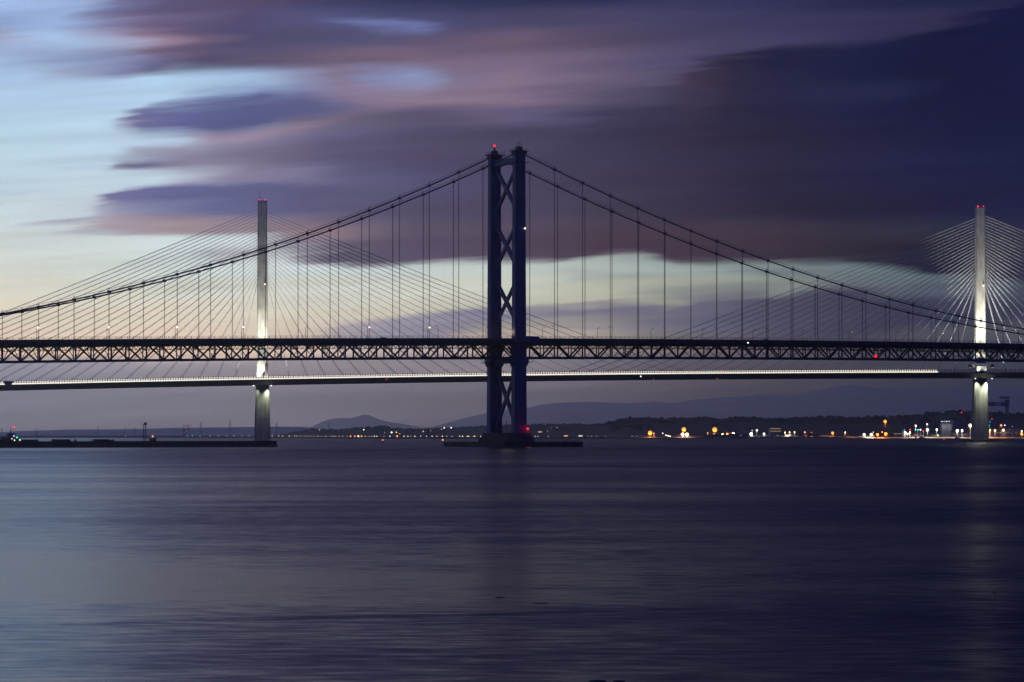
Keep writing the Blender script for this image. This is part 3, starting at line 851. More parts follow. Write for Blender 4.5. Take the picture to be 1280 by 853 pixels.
def tower_pier():
    def octo(a, b, c, z): return [(-a, -b + c, z), (-a + c, -b, z), (a - c, -b, z), (a, -b + c, z), (a, b - c, z), (a - c, b, z), (-a + c, b, z), (-a, b - c, z)]
    mb = MB(); mb.loft([octo(8.6, 18.8, 4, -3), octo(8.4, 18.4, 4, 4.2), octo(7.6, 17.4, 4, 5.4), octo(6.6, 16.2, 3.5, 7.45)])
    p = mb.build('tower_pier', PIERC, frb)
    MB().tube([(0, 0, 7.4), (0, 0, 13.6)], .16, 6).box((0, 0, 13.7), (.8, .5, .4)).build('lamp_pole', TRUSS, p)
    f = MB(); a, b, t = 22.5, 27.5, 2.2; ox = 4.0
    for y in (-b, b): f.box((ox, y, .7), (2 * a + 2 * t, 2 * t, 4.1))
    for x in (-a, a): f.box((ox + x, 0, .7), (2 * t, 2 * b - 2 * t - .02, 4.1))
    fe = f.build('fender', PIERC, frb)
    r = MB()
    for x in np.arange(-a, a + 1, 2.5):
        r.box((ox + x, -b - 1, 3.3), (.14, .14, 1.1))
    r.box((ox, -b - 1, 3.9), (2 * a, .08, .08))
    for y in np.arange(-b, b + 1, 2.5):
        r.box((ox + a + 1, y, 3.3), (.14, .14, 1.1))
    r.box((ox + a + 1, 0, 3.9), (.08, 2 * b, .08))
    r.build('guard_rail', TRUSS, fe)
    bl = MB()
    for x, y in ((-18, -27.5), (-12, -27.5), (15, -27.5), (8, -27.5)):
        bl.tube([(ox + x, y, 2.7), (ox + x, y, 3.9)], .35, 8)
    bl.build('bollards', PIERC, fe)


tower_pier()

# warm spill on the inner leg faces at road level, from the tower's road lamps
for y, x, pw in ((-8.2, -5.2, 650), (7.0, -6.0, 120)):
    lamp('POINT', (x, y, zb(0) + 14.0), pw, (1, .75, .35), .3, frb)


def frb_lamps():
    zt = 9.45
    me_p = MB().tube([(0, 0, 0), (0, 0, 7.0), (0, .6, 7.7), (0, 1.6, 7.8)], [.13, .09, .08, .07], 6).mesh('pole', TRUSS)
    me_h = MB().box((0, 2.0, 7.75), (.45, 1.1, .22)).mesh('lamp_head', TRUSS)
    me_l = MB().sphere((0, 2.0, 7.5), .42, 8, 5).mesh('bulb', G_WHITE)
    me_d = MB().sphere((0, 2.0, 7.5), .26, 8, 5).mesh('bulb', G_WARM)
    lit = [-263.8, -227.2, -190.6, -154.0, -80.9, -44.3]
    names = ['leftmost', 'second from left', 'third from left, left of the left pylon', 'fourth from left, beside the left pylon', 'fifth from left, right of the left pylon', 'sixth from left, nearest the dark tower']
    k = 0; cnt = {}
    xs = [22.7 + 36.576 * i for i in range(-11, 16)]
    for x in xs:
        if abs(x) < 6: continue
        for side in (-1, 1):
            on = side == 1 and any(abs(x - q) < 19 for q in (-270, -233, -197, -160, -87, -50, 250, 323))
            if side == -1 and x < -60: continue
            g = 'lamp posts along the road deck'
            if on and x < 0:
                lb = 'lit road lamp on the suspension bridge deck, ' + names[min(k, 5)]; k += 1
            elif on: lb = 'dimly lit road lamp on the suspension deck, ' + ('left one of two before the right pylon' if x < 290 else 'the one nearest the right pylon')
            else:
                kk = ('near' if side < 0 else 'far', 'right' if x > 0 else 'left'); cnt[kk] = cnt.get(kk, 0) + 1
                lb = '%s unlit post from left, %s kerb, bridge deck %s of dark tower' % (WORDS[cnt[kk] - 1], kk[0], kk[1])
            if side == 1: x += 8.6
            w = frb_w(x, side * 12.2, zb(x) + zt - .02)
            t = thing('lamp_post', lb, 'lamp post', w, YAW + (math.pi if side == 1 else 0), g)
            inst('pole', me_p, t, (0, 0, 0)); inst('lamp_head', me_h, t, (0, 0, 0))
            if on: inst('bulb', me_l if x < 0 else me_d, t, (0, 0, 0))


frb_lamps()


def car(x, y, label, colr=(0.05, .05, .06)):
    t = thing('car', label, 'car', frb_w(x, y, zb(x) + 9.61), YAW)
    pm = material('car_paint', colr, .35, 0, .05)
    b = MB(); pr = [(-2.2, .4), (-2.2, .95), (-1.5, 1.05), (-1.0, 1.5), (.7, 1.5), (1.35, 1.0), (2.15, .9), (2.25, .4)]
    b.loft([[(px, -.85, pz) for px, pz in pr], [(px, .85, pz) for px, pz in pr]])
    b.build('body', pm, t)
    for wx in (-1.35, 1.35):
        for wy in (-.8, .8):
            MB().tube([(wx, wy - .1, .32), (wx, wy + .1, .32)], .32, 10).build('wheel', ASPH, t)


car(-80, -6.5, 'dark car crossing the suspension bridge left of the tower')
car(172, -6.5, 'dark car crossing the suspension bridge right of the tower')

# ------------------------------------------------------------------ cable-stayed bridge (behind)
T1 = P(328, 2184); T2 = P(1225, 2247)
QL = math.hypot(T2[0] - T1[0], T2[1] - T1[1]); QA = math.atan2(T2[1] - T1[1], T2[0] - T1[0])
qc = thing('cable_stayed_bridge', 'pale cable-stayed bridge with floodlit single-column pylons and fans of stays behind', 'bridge', (T1[0], T1[1], 0), QA)
_qx = np.array([-228, 0, 80, 220, 334, 492, 637, 680]); _qz = np.array([44.2, 49.4, 50.6, 53.2, 54.8, 56.3, 56.9, 57.0])
_qp = np.polyfit(_qx, _qz, 2)


def qz(x): return float(np.polyval(_qp, x))


QX0, QX1 = -430.0, QL + 430.0


def qdeck():
    xs = np.arange(QX0, QX1, 12.)
    prof = [(-19.8, 4.4), (-19.8, 3.9), (-15, 2.3), (-9, 0), (9, 0), (15, 2.3), (19.8, 3.9), (19.8, 4.4)]
    mb = MB(); mb.loft([[(x, y, qz(x) + z) for y, z in prof] for x in xs])
    dk = mb.build('deck_girder', GIRDER, qc)
    for side in (-1, 1):
        y = side * 19.9
        ed = MB().loft([[(x, y - .15, qz(x) + 4.0), (x, y + .15, qz(x) + 4.0), (x, y + .15, qz(x) + 4.75), (x, y - .15, qz(x) + 4.75)] for x in xs])
        ed.build('edge_beam', GIRDER, dk)
    # added glowing strip for the streak of light along the near parapet, ending near the right pylon; a gap where a dark gantry stands
    xe = QL - 44
    gx0, gx1 = -219.5, -213.5

    def st(a, b, z0, z1, y=-20.1):
        q = [x for x in xs if a < x < b]; q = [a] + q + [b]
        return MB().loft([[(x, y - .08, qz(x) + z0), (x, y + .08, qz(x) + z0), (x, y + .08, qz(x) + z1), (x, y - .08, qz(x) + z1)] for x in q])
    for a, b in ((QX0 + 2, gx0), (gx1, xe)):
        st(a, b, 4.78, 5.75).build('glow_strip', G_STRIP, dk)
    # added glowing dashes for the light glimpsed between shield posts
    ds = MB(); x = QX0 + 2
    while x < xe:
        if not gx0 < x < gx1: ds.box((x, -20.0, qz(x) + 6.75), (1.25, .1, .55))
        x += 2.15
    o = ds.build('glow_dashes', G_STRIP, dk); o['kind'] = 'stuff'
    for side in (-1, 1):
        ps = MB(); x = QX0 + 1; i = 0
        while x < QX1 - 8:
            big = i % 2 == 0
            ps.box((x, side * 20.25, qz(x) + (6.6 if big else 6.1)), (.26, .2, 3.9 if big else 2.7)); x += 2.15; i += 1
        o = ps.build('wind_shield_posts', GIRDER, dk); o['kind'] = 'stuff'
        for hz in (6.1, 7.5):
            MB().loft([[(x, side * 20.25 - .05, qz(x) + hz), (x, side * 20.25 + .05, qz(x) + hz), (x, side * 20.25 + .05, qz(x) + hz + .14), (x, side * 20.25 - .05, qz(x) + hz + .14)] for x in xs]).build('shield_rail', GIRDER, dk)
    # dark gantry at the far left
    g = MB(); x = -216.5; z = qz(x) + 4.6
    g.loft([[(x - 2.5, -20.6, z - .6), (x + 2.5, -20.6, z - .6), (x + 2.5, -20.3, z - .6), (x - 2.5, -20.3, z - .6)],
            [(x - 4.5, -20.6, z + 3.2), (x + 4.5, -20.6, z + 3.2), (x + 4.5, -20.3, z + 3.2), (x - 4.5, -20.3, z + 3.2)]])
    g.build('maintenance_cradle', GIRDER, qc)
    for x, r in ((107.5, .45),):
        MB().sphere((x, -20.5, qz(x) + 3.0), r).build('red_marker_light', G_RED, dk)
    x = 330.5
    MB().sphere((x, -20.5, qz(x) + 2.8), .55).build('white_marker_light', G_COOL, dk)
    for x, z in ((343, .4), (400, .4)):
        MB().sphere((x, -12.5, qz(x) + z), .28).build('dim_marker_light', G_ORANGE, dk)
    MB().sphere((403, -20.4, qz(403) + 7.3), .45).build('red_marker_light', G_RED, dk)


qdeck()


def ring(w, d, z, x, c=.9):
    a, b = w / 2, d / 2
    return [(x - a, -b + c, z), (x - a + c, -b, z), (x + a - c, -b, z), (x + a, -b + c, z), (x + a, b - c, z), (x + a - c, b, z), (x - a + c, b, z), (x - a, b - c, z)]


def pylon(x, right, topz):
    zd = qz(x)
    nm = 'right' if right else 'left'
    root = MB().loft([ring(9.9, 6.2, zd + .5, x), ring(9.6, 5.8, 75, x), ring(9.0, 5.4, 140, x), ring(7.9, 5.0, topz, x)]).build('pylon', CONC, qc)
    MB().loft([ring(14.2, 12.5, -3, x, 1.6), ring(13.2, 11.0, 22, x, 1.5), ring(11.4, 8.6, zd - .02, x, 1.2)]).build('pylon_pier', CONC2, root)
    z = 70.
    while z < topz - 3:
        w = float(np.interp(z, [zd, 75, 140, topz], [9.9, 9.6, 9.0, 7.9])); d = float(np.interp(z, [zd, 75, 140, topz], [6.2, 5.8, 5.4, 5.0]))
        MB().loft([ring(w + .05, d + .05, z, x), ring(w + .05, d + .05, z + .16, x)]).build('pour_joint', CONC, root); z += 12.3
    cp = MB().loft([ring(8.3, 5.4, topz, x), ring(8.3, 5.4, topz + .8, x)]).build('head_rail', GIRDER, root)
    MB().sphere((x - 2.6, -2.2, topz + 1.6), .75 if right else .5).build('red_beacon', G_RED, root)
    MB().sphere((x + 2.6, -2.2, topz + 1.6), .55 if right else .5).build('red_beacon', G_RED, root)
    MB().tube([(x - 2.4, 0, topz + .7), (x - 2.4, 0, topz + 8.5)], .2, 5).build('mast', GIRDER, root)
    MB().sphere((x + 2.3, -3.1, 137.5 if not right else 140.0), .5).build('white_marker_light', G_WHITE, root)
    # lift and access platforms where the pylon passes through the deck
    ap = MB()
    if right:
        ap.box((x, -4.6, zd + 8), (9, 1.8, 5.5)); ap.box((x - 9, -3, zd + 11), (4.5, 4, 2.2)); ap.box((x + 9.5, -3, zd + 11), (4.2, 4, 3.2))
        for q in (-10.5, -7.5, 7.8, 11.2): ap.box((x + q, -4.6, zd + 8), (.25, .25, 7))
        ap.box((x, -4.8, zd + 12.5), (12, 1.2, .3))
    else:
        ap.loft([[(x - 3.5, -5.5, zd + 4.6), (x + 6, -5.5, zd + 4.6), (x + 6, -3.3, zd + 4.6), (x - 3.5, -3.3, zd + 4.6)],
                 [(x - 1.0, -5.5, zd + 9), (x + 5.2, -5.5, zd + 9), (x + 5.2, -3.3, zd + 9), (x - 1.0, -3.3, zd + 9)]])
        ap.box((x + 3.5, -4.5, zd + 13), (2.6, 2.2, 9.5))
    ap.build('access_platform', TRUSS, root)
    # floodlights: uplights on the deck edge and in the median, downlights on the pier
    colw = (1.0, .95, .76)
    K = 1.0 if not right else 1.15
    for sx in (-1, 1):
        lamp('SPOT', (x + sx * 7, -17.5, zd + 5.5), (760000 if right else 470000), colw, .4, qc, aim=(x, -2, zd + 150), angle=54, blend=1)
        lamp('SPOT', (x + sx * 6, -17.5, zd + 5.5), (30000 if right else 12000), colw, .4, qc, aim=(x, -2, zd + 55), angle=60, blend=1)
        lamp('SPOT', (x + sx * 4.0, -8.8, zd + 4.9), (50000 if sx < 0 else 16000) * K, colw, .3, qc, aim=(x + sx * 2.0, -3, zd + 17), angle=95, blend=1)
        lamp('SPOT', (x + sx * 10, 0, zd + 6), (300000 if right else 130000), (.95, .97, 1), .5, qc, aim=(x + sx * 44, 0, zd + 115), angle=92, blend=1)
        lamp('SPOT', (x + sx * 5.6, -7.4, zd - .8), (34000 if not right else 70000) * (1.3 if sx > 0 else .25 if not right else .7), (.95, 1.0, .74), .25, qc, aim=(x + sx * 4.7, -5.4, zd - 16), angle=84, blend=1)
        MB().sphere((x + sx * 7.6, -11.5, zd - .6), .45).build('floodlight', G_COOL, root)
        MB().box((x + sx * 8, -18.2, zd + 5.0), (.8, .6, .7)).build('floodlight_housing', GIRDER, root)
    return root


pylon(0, False, 209.5); pylon(QL, True, 209.5)


def stays():
    for t, (tx, nR, nL) in enumerate(((0.0, 23, 24), (QL, 24, 23))):
        for sgn, cnt in ((-1, nL), (1, nR)):
            for k in range(cnt):
                ax = tx + sgn * (24.2 + 16.2 * k)
                za = 142.5 + (200.6 - 142.5) * (k / 22.) if k < 23 else 203
                for pl in (-1, 1):
                    y0 = pl * 2.3; y1 = pl * 1.4
                    a = Vector((ax + pl * .5, y0, qz(ax) + 4.4)); b = Vector((tx + sgn * 3.6, y1, za))
                    sag = 0.0000135 * (b - a).length ** 2
                    pts = []
                    for i in range(9):
                        q = i / 8; p = a.lerp(b, q); p.z -= sag * 4 * q * (1 - q); pts.append(p)
                    MB().tube(pts, .155, 5).build('stay_cable', STAY, qc)


stays()

# rock and caisson at the right pylon's foot
rb = MB()
for i in range(26):
    a = rng.uniform(0, 6.28); r = rng.uniform(8, 15)
    q = rng.uniform(1.2, 3.0)
    rb.box((r * math.cos(a) * 1.15, r * math.sin(a) * .8, -.1 + rng.uniform(-.2, .5)), (q * 1.8, q * 1.5, q), rng.uniform(0, 3))
rk = rb.build('rock_islet', STONE, None, (T2[0], T2[1], 0))
tag(rk, 'low dark rocks round the foot of the right pylon', 'rocks')

# ------------------------------------------------------------------ breakwater on the left, with its fittings
BW0 = Vector(P(-900, 1020)); BWA = Vector(P(0, 1251)); BWB = Vector(P(340.5, 1330))
BWD = (BWB - BWA).normalized()


def on_bw(u):
    # point on the wall's axis seen at column u
    k = (u - 640) / F
    t = (k * BWA.y - BWA.x) / (BWD.x - k * BWD.y)
    return BWA + BWD * t


def breakwater():
    n = Vector((-BWD.y, BWD.x, 0)); A = BWA - BWD * 420; B = BWB
    L_ = (B - A).length; rz = math.atan2(BWD.y, BWD.x)
    o = thing('breakwater', 'long low dark harbour breakwater on the left', 'breakwater', tuple(A), rz)
    MB().loft([[(x, -4.5, -3), (x, 4.5, -3), (x, 3.2, 3.25), (x, -3.2, 3.25)] for x in np.linspace(0, L_, 24)]).build('wall', STONE, o)
    MB().loft([[(L_ + x, -5.5 - e, -3), (L_ + x, 5.5 + e, -3), (L_ + x, 3.4, 3.3), (L_ + x, -3.4, 3.3)] for x, e in ((-4, .5), (0, .6), (.8, .2))]).build('pier_head', STONE, o)
    for ua, ub, h in ((-60, 4, .8), (27, 45.5, .9), (46.5, 48.2, .9), (65.5, 88.5, 1.0), (94, 96, .9), (117, 137, 1.0), (138, 140.5, .8), (141.5, 143, .9)):
        a = (on_bw(ua) - A).length; b = (on_bw(ub) - A).length
        MB().box(((a + b) / 2, .8, 3.25 + h / 2 - .01), (b - a, 1.4, h)).build('parapet_wall', STONE, o)
    return o


breakwater()
rzB = math.atan2(BWD.y, BWD.x)


def lattice_mast():
    p = on_bw(180.8); t = thing('lattice_mast', 'twin-legged dark mast with a top cage standing on the breakwater', 'mast', (p.x, p.y, 3.24), rzB)
    H = 8.7
    for sx in (-.55, .6):
        MB().box((sx, 0, H / 2), (.28, .5, H)).build('leg', TRUSS, t)
    r = MB()
    for k in range(9): r.box((0, 0, .6 + k * .95), (.9, .2, .1))
    r.build('rungs', TRUSS, t)
    MB().box((.4, 0, H + .3), (1.3, .9, 1.2)).build('cage', TRUSS, t)
    MB().beam((-.5, 0, H - .4), (-2.0, 0, H - .1), .12, .12).beam((-2, 0, H - .2), (-2.3, 0, H + 1.6), .1, .1).build('bracket_arm', TRUSS, t)


lattice_mast()


def hut(u, w, h, label, mat_=TRUSS):
    p = on_bw(u); t = thing('hut', label, 'hut', (p.x, p.y, 3.24), rzB)
    MB().box((0, 0, h / 2), (w, 2.4, h)).build('walls', mat_, t)
    MB().box((0, 0, h + .08), (w + .3, 2.7, .16)).build('roof', TRUSS, t)
    MB().box((w * .2, -1.23, h * .4), (.7, .06, h * .75)).build('door', TRUSS, t)
    return t, p


t, p = hut(190.8, 3.3, 1.3, 'small dark hut on the breakwater with a red lamp on its roof', CRANEM)
bx = thing('warning_light', 'red warning light on the roof of the breakwater hut', 'light', (p.x, p.y, 4.7))
MB().tube([(0, 0, 0), (0, 0, .7)], .08, 6).build('stand', TRUSS, bx); MB().sphere((0, 0, 1.0), .42).build('lens', G_ORANGE, bx)


def light_post(p, z, h, g, r, label, name='light_post', cat='light', base=TRUSS):
    t = thing(name, label, cat, (p[0], p[1], z))
    MB().tube([(0, 0, 0), (0, 0, h)], [.16, .1], 6).build('pole', base, t)
    MB().sphere((0, 0, h + r * .7), r).build('lens', g, t)
    return t


q = on_bw(198.5); light_post(q, 3.2, 1.2, TRUSS, .18, 'short unlit post right of the breakwater hut')


def harbour_boat():
    p = on_bw(8.5); t = thing('moored_workboat', 'dark workboat with stepped wheelhouse at the left end of the breakwater', 'boat', (p.x, p.y + 12, 0), rzB)
    hull = [[(x, -w, z) for x, w, z in ((0, 0, 0),)]]
    rings = []
    for x, w in ((-14, 2.6), (-9, 3.1), (0, 3.3), (6, 2.8), (10.5, 1.2), (12, .2)):
        rings.append([(x, -w * .7, -.8), (x, w * .7, -.8), (x, w, 3.6), (x, -w, 3.6)])
    MB().loft(rings).build('hull', TRUSS, t)
    wh = MB().loft([[(-7, -2.4, 3.6), (4.2, -2.4, 3.6), (4.2, 2.4, 3.6), (-7, 2.4, 3.6)], [(-5.5, -2.2, 5.4), (2.6, -2.2, 5.4), (2.6, 2.2, 5.4), (-5.5, 2.2, 5.4)]]).build('deckhouse', CRANEM, t)
    MB().loft([[(-2.6, -1.7, 5.4), (2.0, -1.7, 5.4), (2.0, 1.7, 5.4), (-2.6, 1.7, 5.4)], [(-2.0, -1.5, 7.4), (1.3, -1.5, 7.4), (1.3, 1.5, 7.4), (-2.0, 1.5, 7.4)]]).build('wheelhouse', CRANEM, t)
    mm = MB().tube([(-.4, 0, 7.3), (-.4, 0, 9.4)], .22, 6).build('funnel', TRUSS, t)
    MB().tube([(1.2, 0, 7.2), (1.2, 0, 10.4)], .08, 5).build('mast', TRUSS, t)
    MB().sphere((1.2, 0, 10.4), .5).build('masthead_light', G_RED, t)
    MB().sphere((.6, -1.8, 5.9), .5).build('cabin_light', glow('cabin_blue', (.35, .5, 1), 1.2), t)
    for x, z, g, r in ((-.8, 4.5, G_WARM, .28), (3.6, 3.9, G_CYAN, .3), (5.2, 3.6, G_COOL, .22)):
        MB().sphere((x, -2.7, z), r).build('deck_light', g, t)


harbour_boat()
for u, h, g, r, lb in ((18.2, .35, G_WARM, .35, 'small warm light left of the green one on the breakwater'), (24.8, .45, G_WARM, .36, 'small warm light right of the green one on the breakwater'),
                       (21.3, 1.6, G_GREEN, .5, 'green navigation light at the left of the breakwater')):
    q = on_bw(u); light_post(q, 3.2, h, g, r, lb)


# ------------------------------------------------------------------ buoys
def buoy(u, v, lab, lit=None, s=1.0, D=None):
    D = CZ * F / (v - V0)
    t = thing('buoy', lab, 'buoy', P(u, D))
    MB().loft([[(math.cos(a) * r * s, math.sin(a) * r * s, z * s) for a in np.linspace(0, 2 * math.pi, 11)[:-1]] for r, z in ((.9, -.5), (1.1, 0), (1.1, .5), (.5, .7))]).build('float', BUOYM, t)
    fr = MB()
    for a in range(4):
        fr.beam((math.cos(a * 1.57) * .55 * s, math.sin(a * 1.57) * .55 * s, .6 * s), (math.cos(a * 1.57) * .2 * s, math.sin(a * 1.57) * .2 * s, 2.6 * s), .1 * s, .1 * s)
    fr.box((0, 0, 2.2 * s), (.55 * s, .55 * s, .5 * s))
    fr.build('cage', BUOYM, t)
    if lit: MB().sphere((0, 0, 2.9 * s), .5 * s).build('lens', lit, t)


buoy(478.5, 555, 'small lit buoy left of the suspension tower, the one farther from it', glow('buoy_orange', (1, .35, .12), 1.6), .9)
buoy(553.5, 555.6, 'small lit buoy just left of the tower fender', glow('buoy_orange2', (1, .35, .12), 2.2), 1.0)
buoy(57.5, 565.6, 'tiny dark unlit buoy in front of the breakwater', None, .32)
buoy(1180, 551.6, 'small orange lit buoy before the right-hand harbour', G_ORANGE, .7)
buoy(1144.5, 552.4, 'large dark unlit buoy before the right-hand harbour', None, 2.0)

# foreground rocks just breaking the surface
for k, (u, v, w, h, lb) in enumerate(((748, 852.4, .24, .05, 'dark wet rock at the bottom edge, left one of the two together'),
                                      (773, 852.6, .17, .05, 'dark wet rock at the bottom edge, right one of the two together'), (624, 747.5, .22, .035, 'flat dark rock breaking the water below the tower'),
                                      (676, 754.6, .30, .02, 'thin dark rock awash just right of the tower reflection'), (1243, 740.5, .07, .05, 'small dark rock in the water at lower right'))):
    D = CZ * F / (v - V0)
    rb = MB(); n = 9
    rb.loft([[(math.cos(a) * w * s * (1 + .25 * math.sin(3 * a + k)), math.sin(a) * w * .7 * s * (1 + .2 * math.cos(2 * a + k)), z) for a in np.linspace(0, 2 * math.pi, n + 1)[:-1]] for s, z in ((1.1, -.2), (1, .01), (.8, h * .7), (.35, h))])
    tag(rb.build('rock', STONE, None, P(u, D)), lb, 'rock')


# ------------------------------------------------------------------ town and harbour lights
def shore_lamp(u, v, r, g, label, D=None, group=None, power=0, col=(1, .8, .5), name='shore_lamp'):
    D = D or interp(SHORE, u) + 60
    zt = zof(v, D); base = 2.4 if zt < 22 else max(2.4, min(zt - 9, zof(interp(NEAR, u), 4900) - 4))
    h = max(1.0, zt - base)
    if power: r *= 1.5 if g is G_ORANGE else 1.2
    t = thing(name, label, 'lamp', P(u, D, base), 0, group)
    MB().tube([(0, 0, 0), (0, 0, h)], [.3, .2], 6).build('pole', TRUSS, t)
    MB().sphere((0, 0, h), r, 8, 6).build('lamp_head', g, t)
    if power:
        lamp('SPOT', (0, -1.5 - r, h), power * 9, col, .8, t, aim=(0, -1.5 - r, 0), angle=158, blend=.35)
    return t


G1 = 'small lamps along the far left shore'
def lamp_row(us, v, r0, r1, text):
    for k, u in enumerate(us):
        vv = v + (rng.uniform(-.5, .3) if r1 else 0)
        shore_lamp(u, vv, r0 + r1 * rng.random(), G_WARM, text % WORDS[k], group=G1)


lamp_row((234.0, 250, 262.5, 273.2, 283, 292.6, 302.3, 311.5), 547.2, .6, 0, '%s small white lamp from the left in the even row left of the left pylon')
lamp_row((340.2, 348.5, 353.5, 361.5), 547.2, .7, 0, '%s small white lamp right of the left pylon before the dense row')
lamp_row((368.3, 371, 374.5, 378, 381.5, 385.5, 389, 393, 397.5, 402, 407, 413.5, 416.5, 419, 424, 428.5, 434), 547.1, .3, .3, '%s small warm lamp from the left in the dense shore row before the orange cluster')
lamp_row((456.5, 461, 464.5, 468, 471, 480, 487.5, 505, 510, 513.5, 518.5, 526, 533, 540.2, 546.2, 553, 558.5, 564.8, 574.5, 578.3, 584, 586, 591.5, 593.4, 601), 546.8, .38, .4, '%s small warm shore lamp rightwards from the orange cluster towards the tower')
lamp_row((669, 672.5, 685.3, 735, 739.5, 745.5, 757, 790, 796), 545.9, .4, .1, '%s dim warm lamp from the left on the shore just right of the tower')
for u, v, r, g, lb in ((438.2, 546, 1.2, G_ORANGE, 'orange lamp, leftmost of the cluster of three on the left shore'), (443.6, 545.8, 1.1, G_ORANGE, 'orange lamp, middle of the cluster of three on the left shore'),
                       (452, 545.8, 1.3, G_ORANGE, 'orange lamp, right one of the cluster of three on the left shore'), (448, 548, 1.3, G_WHITE, 'bright white lamp low among the orange cluster on the left shore'),
                       (454.7, 537.5, .9, G_WHITE, 'white lamp high on the slope above the orange cluster'), (399.3, 537.5, .8, G_WARM, 'lone pale lamp high on the slope left of the orange cluster'),
                       (489.5, 540.8, 1.4, G_WHITE, 'bright white lamp halfway up the slope, left of the pair'), (495.5, 540.5, .8, G_WHITE, 'fainter white lamp halfway up the slope, right of the bright one'),
                       (496.5, 545.5, 1.5, G_ORANGE, 'single strong orange lamp below the white lamps on the left shore'), (499.5, 542.3, .8, G_ORANGE, 'faint orange lamp just above the strong orange one'),
                       (480.5, 541, .5, G_WARM, 'very faint lamp left of the bright white slope lamp'), (555.3, 535, 1.0, G_WHITE, 'white hilltop lamp, left one of two before the tower'), (564, 535, 1.0, G_WHITE, 'white hilltop lamp, right one of two before the tower'),
                       (552, 536.8, .7, G_WARM, 'warm lamp just below the hilltop pair'), (529, 539.4, .9, G_WARM, 'soft warm light on the slope below the hilltop pair'), (538.5, 538.7, .5, G_WARM, 'faint lamp right of the soft warm light on the slope'),
                       (689.5, 535, .5, G_WARM, 'warm lamp high on the ridge right of the tower, left one'), (696.2, 534.6, .65, G_WARM, 'warm lamp high on the ridge right of the tower, right one'), (684.6, 539, .45, G_WARM, 'dim lamp below the ridge pair right of the tower')):
    shore_lamp(u, v, r * .85, g, lb, D=4100 if v < 542 else None)

